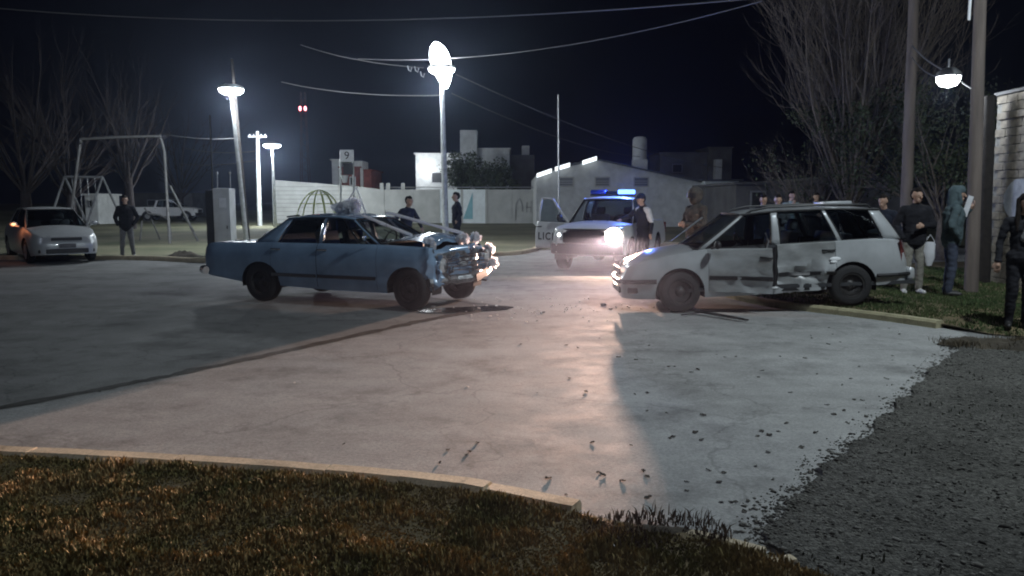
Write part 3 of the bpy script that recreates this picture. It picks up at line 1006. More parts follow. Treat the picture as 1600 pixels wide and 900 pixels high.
    sw.build('steering_wheel', m_black, root, smooth=50)
    res.update(yside=yside, zsh=zsh, hw=hw, yb=yb, zt=zt, ytf=ytf)
    return res

def place_car(root, front_axle, heading, wheelbase, z=0, pitch=0):
    h = Vector((heading[0], heading[1], 0)).normalized()
    c = Vector(front_axle) - h * (wheelbase / 2)
    root.location = (c.x, c.y, z)
    root.rotation_euler = Euler((0, pitch, math.atan2(h.y, h.x)), 'XYZ')

# ---------------------------------------------------------- blue sedan (front crushed)
fal = thing('sedan_car', 'old blue four-door sedan with crushed front end and white wedding ribbons', 'car')
def crumple(x, y, z):
    k = min(max((x - 1.52) / .5, 0), 1.4)
    if k <= 0: return (x, y, z)
    q = Vector((x * 3.1, y * 3.3, z * 3.6))
    n1 = noise.noise_vector(q) ; n2 = noise.noise_vector(q * 2.7)
    dx = -k * (.14 + .10 * n1.x + .05 * n2.x + (.10 if y < 0 else 0.0)) + k * .10 * (.75 - z)
    return (x + dx, y + k * (.10 * n1.y + .05 * n2.y) - k * .03 * (1 if y > 0 else -1), z + k * (.06 * n1.z + .04 * n2.z))
FS = dict(x0=-2.62, x1=2.06, xf=1.39, xr=-1.39, R=.325, Ra=.385, wt=.19, rim=.19, arch_h=.86,
    sh=[(-2.62, .88), (-2.45, .925), (-1.5, .945), (0, .955), (.8, .955), (1.6, .93), (2.06, .90)],
    deck=[(-2.62, .89), (-2.45, .955), (-1.45, 1.0), (.8, 1.03), (1.4, 1.015), (1.9, .975), (2.06, .93)],
    bot=[(-2.62, .46), (-2.5, .40), (-1.7, .30), (0, .245), (1.2, .245), (1.8, .30), (2.06, .38)],
    hw=[(-2.62, .78), (-2.58, .83), (-2.45, .865), (-1.6, .885), (0, .895), (1.2, .885), (1.85, .86), (2.0, .84), (2.06, .80)],
    prof=[(0, .93), (.12, .955), (.30, .985), (.34, .975), (.62, 1.0), (.80, .995), (.84, .985), (.93, .965), (1, .935)],
    doors=[(-.26, .84), (-1.16, -.26)], sill=.31, cabin=(.86, .28, -1.02, -1.52),
    roof=[(-1.1, 1.335), (-.6, 1.375), (0, 1.375), (.3, 1.335)], roof_hw=[(-1.1, .565), (0, .60), (.3, .575)], crown=.055, bow=.13, rbow=.09,
    segs=[('p', .86, .28, .80, .225), ('g', .80, .225, .50, .085), ('p', .50, .085, .48, .075), ('g', .48, .075, -.20, -.21), ('p', -.20, -.21, -.28, -.275), ('g', -.28, -.275, -1.08, -.90), ('p', -1.08, -.90, -1.52, -1.02)],
    paint=m_blue, warp=crumple, steer=-12, mould=.46, mould_mat=m_chrome, seal_mat=m_chrome, seal=.008, seats=(-.1, -.95), drive=.36, handle_dz=.08)
def hood_tf(o):
    me = o.data
    for v in me.vertices:
        k = min(max((v.co.x - .86) / 1.1, 0), 1)
        v.co.z += .11 * math.sin(PI * min(k * 1.15, 1)) * (1 - .35 * abs(v.co.y)) + .03 * k
        v.co.x -= .10 * k
        v.co.y += .05 * k
FS['hood_tf'] = hood_tf
fr = make_car(fal, FS)
def part(mb, name, mat, root, **k):
    return mb.build(name, mat, root, **k)
# grille, headlamps, bumpers
q = MB()
rng = random.Random(3)
rows = []
for i in range(9):
    rows.append([(1.97 + .05 * rng.uniform(-1, 1) - (.16 if i < 4 else .05), -.74 + 1.48 * i / 8 + .02 * rng.uniform(-1, 1), .55 + .30 * k / 6 + .02 * rng.uniform(-1, 1)) for k in range(7)])
q.grid(rows)
part(q, 'grille', m_crush, fal, smooth=20)
for i in range(7):
    q = MB(); zz = .58 + i * .038
    q.tube([(2.03 - .13 * (1 if y < 0 else .3) + .04 * rng.uniform(-1, 1), y, zz + .02 * rng.uniform(-1, 1)) for y in (-.62, -.4, -.15, .1, .35, .6)], .008, 5)
    part(q, 'grille_bar', m_chrome, fal)
for sgn in (1, -1):
    q = MB(); q.lathe([(.115, .0), (.118, .05), (.10, .07), (.0001, .085)], 20, axis='x', c=(1.93 if sgn > 0 else 1.80, .63 * sgn, .70 + .03 * sgn))
    h = part(q, 'headlight', m_lampg, fal, smooth=50)
    q = MB(); q.lathe([(.11, .05), (.135, .065), (.13, .0)], 20, axis='x', c=(1.93 if sgn > 0 else 1.80, .63 * sgn, .70 + .03 * sgn))
    part(q, 'headlight_ring', m_chrome, h, smooth=50)
q = MB(); pts = []
for y in np.linspace(-.86, .80, 12):
    pts.append((2.07 - .16 * (y / .86) ** 2 - (.18 if y < -.2 else .02) + .025 * rng.uniform(-1, 1), y, .47 + .05 * y + .025 * rng.uniform(-1, 1)))
q.tube(pts, .062, 8, flat=1.2); part(q, 'front_bumper', m_crush, fal, smooth=30)
q = MB(); q.box((2.13, .12, .49), (.012, .40, .13), Matrix.Rotation(.2, 3, 'X')); part(q, 'number_plate', m_ink, fal, bevel=.006)
for i in range(8):      # torn strips of sheet metal about the nose
    q = MB(); y = -.76 + i * .22; z0_ = .36 + .12 * rng.random(); ty = rng.uniform(-.12, .12)
    row = []; hh2 = rng.uniform(.25, .5); wd2 = rng.uniform(.08, .2)
    for k in range(13):
        t_ = k / 12; rr_ = []
        for a in range(7):
            u_ = a / 6 - .5
            nv = noise.noise_vector(Vector((u_ * 2.4 + i * 7, t_ * 3.4, i)))
            nw = noise.noise_vector(Vector((u_ * 6 + i * 7, t_ * 9, i)))
            rr_.append((1.86 + (.1 if y > 0 else -.02) + .10 * nv.x + .04 * nw.x, y + u_ * wd2 * (1 - .4 * t_) + .06 * nv.y + ty * t_ + .02 * nw.y, z0_ + hh2 * t_ + .03 * nw.z))
        row.append(rr_)
    q.grid(row); part(q, 'torn_panel', m_crush if i % 3 else m_blue, fal, smooth=50)
q = MB(); q.tube([(-2.50, -.90, .48), (-2.66, -.82, .48), (-2.72, -.4, .48), (-2.72, .4, .48), (-2.66, .82, .48), (-2.50, .90, .48)], .055, 8, flat=1.2); part(q, 'rear_bumper', m_chrome, fal, smooth=50)
for sgn in (1, -1):
    q = MB(); q.lathe([(.085, .03), (.09, 0), (.07, -.03), (.0001, -.04)], 16, axis='x', c=(-2.62, .62 * sgn, .70)); part(q, 'tail_light', m_red, fal, smooth=50)
    q = MB(); q.tube([(.72, .86 * sgn, .98), (.70, .95 * sgn, 1.05)], .008, 5); q.ball((.70, .97 * sgn, 1.08), (.02, .055, .045), 7); part(q, 'wing_mirror', m_chrome, fal, smooth=50)
for sgn in (1, -1):     # chrome rear quarter trims that catch the lamps
    q = MB(); q.tube([(-1.62, .80 * sgn, .985), (-1.95, .79 * sgn, .985)], .013, 6); part(q, 'chrome_strip', m_chrome, fal)
    q = MB(); q.tube([(-1.05, .575 * sgn, 1.372), (-.78, .60 * sgn, 1.405)], .012, 6); part(q, 'chrome_strip', m_chrome, fal)
for sgn in (1, -1):
    q = MB(); q.tube([(.92, .2 * sgn + .1, 1.02), (.62, .05 + .35 * sgn, 1.18)], .006, 4); part(q, 'wiper', m_black, fal)
q = MB(); q.tube([(1.0, -.78, .95), (1.0, -.80, 1.0), (.98, -.82, 1.5)], .003, 4); part(q, 'aerial', m_chrome, fal)
WB = 2.78
hd = Vector((.909, -.418, 0)).normalized()
near_f = G(645.5, 484); near_r = G(420.5, 470)
hd = (near_f - near_r); hd.z = 0; hd.normalize()
lft = Vector((-hd.y, hd.x, 0))    # left of the car = away from the camera
axle = near_f + lft * .74
place_car(fal, axle, hd, WB, 0, 0)
bpy.context.view_layer.update()
FM = fal.matrix_world.copy()
def on_fal(p): return FM @ Vector(p)

# ribbons and bows on the sedan
def ribbon(label, pts, wd=.06):
    mb = MB(); P_ = smooth_line([on_fal(p) for p in pts], 6); rows = []
    s_ = FM.to_3x3() @ Vector((0, 1, 0))
    for i, p in enumerate(P_):
        tw = .6 * noise.noise(Vector((i * .3, wd, 0)))
        rows.append([p + (s_ * math.cos(tw) + Vector((0, 0, 1)) * math.sin(tw)) * wd * a + Vector((0, 0, .006 * math.cos(a * 3))) for a in (-.5, -.25, 0, .25, .5)])
    mb.grid(rows)
    mb = MB(); mb.tube(P_, [wd * .30 * (1 + .35 * noise.noise(Vector((i * .5, wd, 1)))) for i in range(len(P_))], 8, flat=.7)
    return tag(mb.build('ribbon', m_tulle, smooth=60), label, 'ribbon', 'white ribbons on the blue sedan')
ribbon('white ribbon stretched over the near half of the blue sedan windscreen', [(.20, -.46, 1.425), (.34, -.455, 1.40), (.75, -.43, 1.255), (1.18, -.40, 1.105)], .12)
ribbon('white ribbon stretched over the far half of the blue sedan windscreen', [(.20, .46, 1.425), (.34, .45, 1.41), (1.0, .36, 1.27), (1.72, .28, 1.12)], .12)
def bow(label, p, r, seed, name='tulle_bow', petals=7):
    mb = MB(); rg = random.Random(seed); c = on_fal(p)
    for k in range(petals + 4):      # ruffled discs of tulle
        ax = Matrix.Rotation(rg.uniform(0, 2 * PI), 3, 'Z') @ Matrix.Rotation(rg.uniform(.2, 1.5), 3, 'X')
        f0 = rg.uniform(.75, 1.15); ph0 = rg.uniform(0, 6); nr = rg.choice((5, 6, 7))
        rows = []
        for i in range(6):
            t = i / 5; row = []
            for j in range(28):
                ph = 2 * PI * j / 28
                q = ax @ Vector((t * math.cos(ph), t * math.sin(ph), .34 * t * math.sin(nr * ph + ph0) + .25 * t))
                rr = f0 * (1 + .22 * math.sin(3 * ph + ph0))
                row.append(c + Vector((q.x * r[0], q.y * r[0], q.z * r[1])) * rr)
            rows.append(row)
        mb.grid(rows, closed=True)
    for k in range(2):
        a = rg.uniform(0, 2 * PI); t = rg.uniform(.1, 1.0)
        d = Vector((math.cos(a) * math.sqrt(max(0, 1 - t * t * .8)), math.sin(a) * math.sqrt(max(0, 1 - t * t * .8)), t * .75))
        cc = c + Vector((d.x * r[0], d.y * r[0], d.z * r[1])) * .75
        rows = []
        for i in range(13):
            th = PI * i / 12; row = []
            for j in range(20):
                ph = 2 * PI * j / 20
                q = Vector((math.sin(th) * math.cos(ph), math.sin(th) * math.sin(ph), math.cos(th)))
                f = 1 + .55 * noise.noise(q * 2.2 + Vector((seed, k * 3, 0))) + .18 * noise.noise(q * 5 + Vector((seed, k * 3, 0)))
                row.append(cc + Vector((q.x * r[0], q.y * r[0], q.z * r[1])) * .46 * f)
            rows.append(row)
        mb.grid(rows, closed=True)
    return tag(mb.build(name, m_tulle, smooth=180), label, 'bow', 'white tulle bows on the blue sedan')
bow('big crumpled white tulle bow standing on the blue sedan roof', (-.25, .0, 1.50), (.20, .15), 4, petals=9)
bow('white bow tied at the near front corner of the blue sedan hood', (1.60, -.60, .96), (.08, .11), 5)
bow('white bow at the middle of the blue sedan hood edge', (1.80, .12, 1.03), (.08, .09), 6)
bow('white bow on the far front corner of the blue sedan hood', (1.74, .68, 1.02), (.08, .09), 7)
bow('white bow hanging at the far headlamp of the blue sedan', (1.96, .74, .84), (.08, .10), 8)
bow('white bow hanging low beside the far end of the blue sedan bumper', (2.0, .80, .62), (.08, .09), 9)
bow('small white bow at the rear corner of the blue sedan trunk', (-2.28, .45, 1.0), (.09, .07), 10)
mb = MB(); mb.tube([on_fal((-.40, .05, 1.48)), on_fal((-.12, .04, 1.86)), on_fal((.06, .03, 1.44))], .014, 6)
tag(mb.build('ribbon', m_tulle), 'thin upright white ribbon loop above the blue sedan roof bow', 'ribbon', 'white ribbons on the blue sedan')

# ---------------------------------------------------------- silver wagon (side crushed)
wag = thing('station_wagon', 'silver station wagon with dented side and black wheels, rear on the grass', 'car')
def dent(x, y, z):
    if y > .4 and z < 1.0:      # the near flank
        k = math.exp(-((x + .55) / .55) ** 2 - ((z - .52) / .30) ** 2)
        q = Vector((x * 4.0, z * 4.5, 2.2))
        n1 = noise.noise(q); n2 = noise.noise(q * 2.3)
        y = y - k * (.05 + .14 * (.5 - abs(n1) * 1.6) + .06 * n2)
        k2 = math.exp(-((x - .3) / .5) ** 2 - ((z - .42) / .25) ** 2)
        y = y - k2 * (.05 + .07 * noise.noise(q * 1.5))
        z = z + k * .02 * n2
    if x > 1.6:
        k = (x - 1.6) / .5; q = Vector((x * 3, y * 3, z * 3))
        n = noise.noise_vector(q); x += k * .035 * n.x - (.05 * k if y < 0 else 0); z += k * .02 * n.z
    return (x, y, z)
def wwarp(x, y, z):
    # sloping nose and tail
    if x > 1.5:
        k = (x - 1.5) / .58; x -= k * max(0, z - .48) * .42
    if x < -1.85:
        k = (-1.85 - x) / .25; x += k * max(0, z - .62) * .30
    return dent(x, y, z)
WS = dict(x0=-2.12, x1=2.08, xf=1.25, xr=-1.25, R=.30, Ra=.355, wt=.185, rim=.175,
    sh=[(-2.12, .92), (-1.6, .955), (-.2, .925), (.85, .895), (1.3, .845), (1.7, .775), (2.0, .70), (2.08, .66)],
    deck=[(-2.12, .95), (-1.6, .99), (.85, .965), (1.3, .93), (1.7, .86), (2.0, .74), (2.08, .68)],
    bot=[(-2.12, .36), (-1.8, .30), (0, .215), (1.6, .20), (2.08, .22)],
    hw=[(-2.12, .62), (-2.08, .70), (-1.95, .77), (-1.5, .81), (0, .825), (1.3, .82), (1.75, .77), (1.95, .70), (2.04, .62), (2.08, .54)],
    prof=[(0, .94), (.10, .97), (.28, .995), (.50, 1.0), (.60, .995), (.72, .985), (.78, .972), (1, .925)],
    doors=[(-.17, .84), (-1.02, -.17)], sill=.28, cabin=(.98, .30, -1.72, -2.02), no_shelf=True,
    roof=[(-1.75, 1.385), (-1.0, 1.42), (-.2, 1.42), (.32, 1.385)], roof_hw=[(-1.75, .56), (-.5, .60), (.32, .57)], crown=.045, bow=.10, rbow=.05,
    segs=[('p', .98, .30, .86, .24), ('g', .86, .24, -.10, -.12), ('p', -.10, -.12, -.24, -.22), ('g', -.24, -.22, -1.06, -.86), ('p', -1.06, -.86, -1.14, -.92), ('g', -1.14, -.92, -1.74, -1.55), ('p', -1.74, -1.55, -2.02, -1.72)],
    paint=m_silver, door_paint=m_scrape, warp=wwarp, steer=6, mould=.50, glass=m_dglass, seats=(-.15, -.95), drive=.36, rails=True, drip_mat=m_black, handle_mat=m_black, trunk=False)
wr = make_car(wag, WS)
# front door skin ajar: rotate the near front door a little about its hinge (near side of the car is its left, +y)
for key, ob in wr.items():
    if isinstance(key, tuple) and key[1] == 1 and key[2] == 0:
        hx, hy = .84, .80
        for me in [ob.data] + [c.data for c in ob.children]:
            for v in me.vertices:
                f = (hx - v.co.x)
                v.co.x = hx - f * .86           # crushed shorter: a gap opens to the B pillar
                v.co.y += f * .20 + .05 * f * f
                v.co.z -= f * .035
        ob['label'] = 'front door pushed in and standing ajar'
# front details
for sgn in (1, -1):
    q = MB(); rows = []
    for i in range(7):
        a = i / 6
        xx = 1.985 - .02 * a - .30 * a * a; yy = (.34 + .37 * a) * sgn
        rows.append([(xx + .03 - .45 * dz, yy, .565 + dz) for dz in (0, .04, .08, .12, .15)])
    q.grid(rows); q.warp(lambda x, y, z: (x + .02, y, z))
    part(q, 'headlight', m_lampg, wag, smooth=50)
    q = MB(); q.box((1.90, .62 * sgn, .34), (.16, .20, .09), Matrix.Rotation(.45 * -sgn, 3, 'Z')); part(q, 'fog_light', m_black, wag, bevel=.02)
q = MB(); q.box((2.075, 0, .60), (.03, .66, .10)); part(q, 'grille', m_black, wag, bevel=.01)
q = MB(); pts = [(1.60, .83, .47), (1.85, .78, .47), (2.03, .66, .465), (2.10, .45, .46), (2.12, 0, .46), (2.10, -.45, .46), (2.03, -.66, .465), (1.85, -.78, .47), (1.60, -.83, .47)]
q.tube(pts, .026, 6, flat=1.4); part(q, 'bumper_strip', m_black, wag, smooth=50)
q = MB(); q.box((2.09, 0, .32), (.03, .8, .09)); part(q, 'air_intake', m_black, wag, bevel=.01)
for sgn in (1, -1):
    q = MB(); rows = []
    for i in range(6):
        zz = .60 + .34 * i / 5; rows.append([(-2.10 + (.30 * max(0, zz - .62)) - .012, yy * sgn, zz) for yy in (.46, .56, .64)] + [(-1.98 + .10 * (zz - .6), .752 * sgn, zz)])
    q.grid(rows); part(q, 'tail_light', m_red, wag, smooth=40)
q = MB(); q.box((-2.15, 0, .43), (.12, 1.42, .19)); part(q, 'rear_bumper', m_silver, wag, bevel=.04, smooth=50)
q = MB(); q.tube([(-1.60, .83, .44), (-1.9, .80, .44), (-2.12, .70, .44)], .022, 6, flat=1.3); part(q, 'bumper_strip', m_black, wag)
for sgn in (1, -1):     # roof rack bars
    q = MB(); q.tube([(-1.62, .555 * sgn, 1.40), (-1.55, .56 * sgn, 1.465), (-.9, .585 * sgn, 1.49), (-.1, .585 * sgn, 1.485), (.15, .57 * sgn, 1.44), (.22, .565 * sgn, 1.40)], .017, 6)
    part(q, 'roof_rack_bar', m_black, wag, smooth=50)
q = MB(); q.box((-1.30, -.1, 1.50), (.42, .5, .05)); part(q, 'roof_vent', m_silver, wag, bevel=.02, smooth=40)
q = MB(); q.tube([(.80, .84, .93), (.76, .93, .95)], .02, 6); q.ball((.74, .955, .98), (.05, .085, .06), 8); part(q, 'wing_mirror', m_black, wag, smooth=50)
q = MB(); q.tube([(.80, -.84, .93), (.76, -.93, .95)], .02, 6); q.ball((.74, -.955, .98), (.05, .085, .06), 8); part(q, 'wing_mirror', m_black, wag, smooth=50)
# bright sill plate and dangling trim in the door gap
q = MB(); q.box((-.05, .78, .315), (.22, .09, .025)); part(q, 'sill_plate', m_fascia, wag, bevel=.006)
q = MB(); q.tube([(.02, .84, 1.12), (-.02, .83, 1.0), (.05, .85, .82), (.0, .86, .62), (.04, .87, .45)], [.02, .03, .045, .04, .02], 7, flat=.6); part(q, 'torn_door_trim', m_cgrey, wag, smooth=50)
q = MB(); q.tube([(-.13, .79, .90), (-.11, .80, .75), (-.13, .805, .55), (-.1, .805, .34)], .03, 6); part(q, 'pillar_seal', m_black, wag)
for i, (xx, zz, rr) in enumerate(((-1.0, .70, .055), (-.98, .66, .035))):
    q = MB(); q.ball((xx, .80, zz), (rr * 1.5, .012, rr * .6), 8); part(q, 'fuel_flap' if i == 0 else 'bent_handle', m_fascia, wag, smooth=50)
# windscreen raised wiper-like trim on the far side
q = MB(); q.tube([(1.12, -.55, .98), (.85, -.50, 1.18), (.62, -.52, 1.34)], [.012, .03, .03], 6, flat=.5); part(q, 'bent_hood_edge', m_silver, wag, smooth=50)
WBW = 2.5
fa = G(1062, 487); ra = G(1337, 477, .10)
hd2 = fa - ra; hd2.z = 0; hd2.normalize()
l2 = Vector((-hd2.y, hd2.x, 0))
axf = Vector((fa.x, fa.y, 0)) - l2 * .71       # near side is the car's left
pt = math.atan2(.10, WBW)
place_car(wag, axf, hd2, WBW, .05, pt)

# ---------------------------------------------------------- pickups
def pickup_spec(paint, **k):
    S = dict(x0=-2.75, x1=2.42, xf=1.55, xr=-1.55, R=.375, Ra=.445, wt=.235, rim=.205, rim_style='alloy', rim_mat=m_galv,
        sh=[(-2.75, 1.10), (-1.05, 1.12), (1.1, 1.08), (1.9, 1.04), (2.3, .98), (2.42, .94)],
        deck=[(-2.75, 1.10), (-1.05, 1.12), (1.1, 1.17), (1.9, 1.12), (2.3, 1.02), (2.42, .95)],
        bot=[(-2.75, .56), (-2.2, .46), (0, .40), (2.0, .40), (2.42, .46)],
        hw=[(-2.75, .84), (-2.6, .88), (0, .90), (1.6, .90), (2.1, .86), (2.3, .80), (2.38, .74), (2.42, .68)],
        prof=[(0, .94), (.15, .98), (.4, 1.0), (.7, .995), (.8, .98), (1, .93)],
        doors=[(-.02, 1.02), (-.98, -.02)], sill=.46, cabin=(1.12, .42, -.90, -1.06), no_shelf=True,
        roof=[(-.92, 1.66), (-.3, 1.70), (.2, 1.70), (.44, 1.665)], roof_hw=[(-.92, .62), (0, .65), (.44, .62)], crown=.05, bow=.10, rbow=.02,
        segs=[('p', 1.12, .42, 1.0, .35), ('g', 1.0, .35, .02, .0), ('p', .02, .0, -.08, -.07), ('g', -.08, -.07, -.86, -.72), ('p', -.86, -.72, -1.06, -.90)],
        paint=paint, glass=m_dglass, seats=(.1, -.7), handle_mat=m_black)
    S.update(k); return S
def pickup_details(root, front_mat):
    q = MB(); q.box((2.42, 0, .80), (.05, 1.05, .24)); g = part(q, 'grille', front_mat, root, bevel=.03, smooth=40)
    for i in range(4):
        q = MB(); q.box((2.452, 0, .72 + .055 * i), (.012, .95, .016)); part(q, 'grille_bar', m_black, g)
    q = MB(); rows = []
    for y in np.linspace(-.86, .86, 13):
        xx = 2.50 - .22 * (y / .86) ** 4
        rows.append([(xx - .12, y, .40), (xx, y, .43), (xx + .02, y, .54), (xx, y, .66), (xx - .10, y, .68)])
    q.grid(rows); part(q, 'front_bumper', front_mat, root, smooth=40)
    q = MB(); q.box((-2.82, 0, .58), (.14, 1.6, .16)); part(q, 'rear_bumper', m_black, root, bevel=.03)
    for sgn in (1, -1):
        q = MB(); rows = []
        for i in range(6):
            t_ = i / 5; rows.append([(2.41 - .30 * t_ ** 1.6, (.52 + .31 * t_) * sgn, zz) for zz in (.74, .82, .90, .96)])
        q.grid(rows); q.warp(lambda x, y, z: (x + .035 - .12 * max(0, z - .8), y + .01 * sgn, z)); part(q, 'headlight', m_lampg, root, smooth=50)
        q = MB(); q.box((-2.76, .80 * sgn, .90), (.05, .12, .30)); part(q, 'tail_light', m_red, root, bevel=.015)
        q = MB(); q.tube([(.98, .90 * sgn, 1.13), (.94, 1.0 * sgn, 1.16)], .03, 6); q.ball((.92, 1.04 * sgn, 1.22), (.06, .10, .10), 8); part(q, 'wing_mirror', m_black, root, smooth=50)

pol = thing('police_pickup', 'white police pickup truck with blue roof beacon, headlamp on and door open', 'pickup truck')
PS = pickup_spec(m_white, skip_doors=((-1, 0),), ws_glass=m_dglass)
PS['segs'] = list(PS['segs'])
pr = make_car(pol, PS)
# lower front is dark
pickup_details(pol, m_black)
q = MB(); rows = []
for y in np.linspace(-.80, .80, 13):
    xx = 2.435 - .25 * (y / .82) ** 4
    rows.append([(xx + .01, y, .60), (xx + .03, y, .78), (xx + .01, y, .95), (xx - .06, y, 1.0)])
q.grid(rows); part(q, 'front_guard', M('dark_guard', (.035, .025, .028), .5, var=.3), pol, smooth=40)
# opened passenger door: gather its panel, window and swing it on the front hinge
hinge = Vector((1.015, -.885, 0))
def swing(ob, ang):
    c, s_ = math.cos(ang), math.sin(ang)
    for me in [ob.data] + [k.data for k in ob.children]:
        for v in me.vertices:
            dx, dy = v.co.x - hinge.x, v.co.y - hinge.y
            v.co.x = hinge.x + dx * c - dy * s_; v.co.y = hinge.y + dx * s_ + dy * c
OPEN = R(68)
opened = [ob for key, ob in pr.items() if isinstance(key, tuple) and key[0] == 'opened'][0]
md = opened.modifiers.new('solid', 'SOLIDIFY'); md.thickness = .05; md.offset = -1
# window frame and glass of that door
dw = [g for s_, g in pr['windows'] if s_ == -1][0]
dw.parent = opened
frm = MB()
sp = lambda xb, xt, v: Vector((xb + (xt - xb) * v, -((pr['yb'](xb)) * (1 - v) + pr['ytf'](xt) * v + .022 * math.sin(PI * v)), (pr['zsh'](xb) + .018) * (1 - v) + pr['zt'](xt) * v))
loop = [sp(1.0, .35, v / 8) for v in range(9)] + [sp(.02 + (1.0 - .02) * (1 - u / 8), 0 + (.35) * (1 - u / 8), 1) for u in range(1, 9)] + [sp(.02, .0, 1 - v / 8) for v in range(1, 9)]
frm.tube(loop, .03, 6, flat=1.0)
fo_ = frm.build('window_frame', m_white, opened, smooth=60)
# lettering on the door
def lettering(text, size, mat, parent, M4, name='lettering', bold=.0, space=1.0):
    c = bpy.data.curves.new(name, 'FONT'); c.body = text; c.size = size; c.align_x = 'CENTER'; c.align_y = 'CENTER'; c.extrude = .002; c.offset = bold; c.space_character = space
    o = bpy.data.objects.new(name, c); COL.objects.link(o)
    dg = bpy.context.evaluated_depsgraph_get(); dg.update()
    me = bpy.data.meshes.new_from_object(o.evaluated_get(dg))
    bpy.data.objects.remove(o); bpy.data.curves.remove(c)
    me.transform(M4); me.materials.clear(); me.materials.append(mat)
    o = bpy.data.objects.new(name, me); COL.objects.link(o); o.parent = parent
    return o
# right flank faces -y; text reads towards the front (x+)
ML = Matrix.Translation((.44, -.918, .74)) @ Matrix.Rotation(R(90), 4, 'X')
lt = lettering('LICIA', .26, m_ink, opened, ML, bold=.004, space=1.22)
for me in [lt.data]:
    for v in me.vertices:
        v.co.y = -(pr['yside'](v.co.x, v.co.z) + .004) + (v.co.y + .918)
for ob in [opened]: swing(ob, OPEN)
for k in list(dw.children):
    me = k.data; c, s_ = math.cos(OPEN), math.sin(OPEN)
    for v in me.vertices:
        dx, dy = v.co.x - hinge.x, v.co.y - hinge.y
        v.co.x = hinge.x + dx * c - dy * s_; v.co.y = hinge.y + dx * s_ + dy * c
# the mirror and seal of the window go one level up to stay within thing > part > sub-part
for k in list(dw.children): k.parent = opened
for m_ in list(pol.children):
    if m_.name.startswith('wing_mirror'):
        me = m_.data
        if sum(v.co.y for v in me.vertices) < 0:
            m_.parent = opened
            c, s_ = math.cos(OPEN), math.sin(OPEN)
            for v in me.vertices:
                dx, dy = v.co.x - hinge.x, v.co.y - hinge.y
                v.co.x = hinge.x + dx * c - dy * s_; v.co.y = hinge.y + dx * s_ + dy * c
MR = Matrix.Translation((-.55, -.918, .74)) @ Matrix.Rotation(R(90), 4, 'X')
lr_ = lettering('PO', .26, m_ink, pol, MR, bold=.004, space=1.22)
for v in lr_.data.vertices:
    v.co.y = -(pr['yside'](v.co.x, v.co.z) + .004) + (v.co.y + .918)
MH = Matrix.Translation((1.62, 0, 1.165)) @ Matrix.Rotation(R(-8 + 12), 4, 'Y') @ Matrix.Rotation(R(90), 4, 'Z')
lettering('POLICIA', .20, m_ink, pol, MH)
# roof beacon bar
q = MB(); q.box((-.05, 0, 1.785), (.26, 1.12, .05)); bar = part(q, 'beacon_bar', m_black, pol, bevel=.012)
for sgn, mm in ((1, m_bluel), (-1, m_blued)):
    q = MB(); q.box((-.05, .36 * sgn, 1.865), (.25, .40, .11)); part(q, 'beacon_lens', mm, bar, bevel=.03, smooth=50)
q = MB(); q.box((-.05, 0, 1.85), (.2, .28, .07)); part(q, 'speaker', m_black, bar, bevel=.01)
# lit headlamp (its left, nearest the wagon) and the unlit other's glint as a small emissive disc
q = MB(); q.lathe([(.19, 0), (.17, .03), (.0001, .07)], 20, axis='x', c=(2.425, .66, .845)); q.warp(lambda x, y, z: (x - .35 * max(0, abs(y) - .6), y, z)); part(q, 'lit_headlamp_lens', m_head, pol, smooth=50)
q = MB(); q.lathe([(.035, 0), (.0001, .02)], 12, axis='x', c=(2.43, -.62, .86)); part(q, 'headlamp_glint', m_glows, pol, smooth=50)
fr_w = G(882, 420)
hp = Vector((-.37, -.93, 0)).normalized()
rgt = Vector((hp.y, -hp.x, 0))
place_car(pol, Vector((fr_w.x, fr_w.y, 0)) - rgt * .76, hp, 3.1)
bpy.context.view_layer.update()
PMW = pol.matrix_world.copy()
hl_ = light('headlamp_beam', (2.56, .66, .85), 30000, (1.0, .62, .46), .05, pol, spot=140, aim=(1, .06, 0), blend=.3)
headlamp_nodes(hl_.data)
light('beacon_light', (-.05, .40, 2.05), 240, (.10, .22, 1.0), .12, pol)

# white pickup far across the field
fp = thing('pickup_truck', 'white pickup parked far behind the playground', 'pickup truck')
make_car(fp, pickup_spec(m_white)); pickup_details(fp, m_black)
c_ = AT(268, 330, 66)
place_car(fp, (c_.x + 1.5, 66, 0), (1, .06, 0), 3.1, .05)

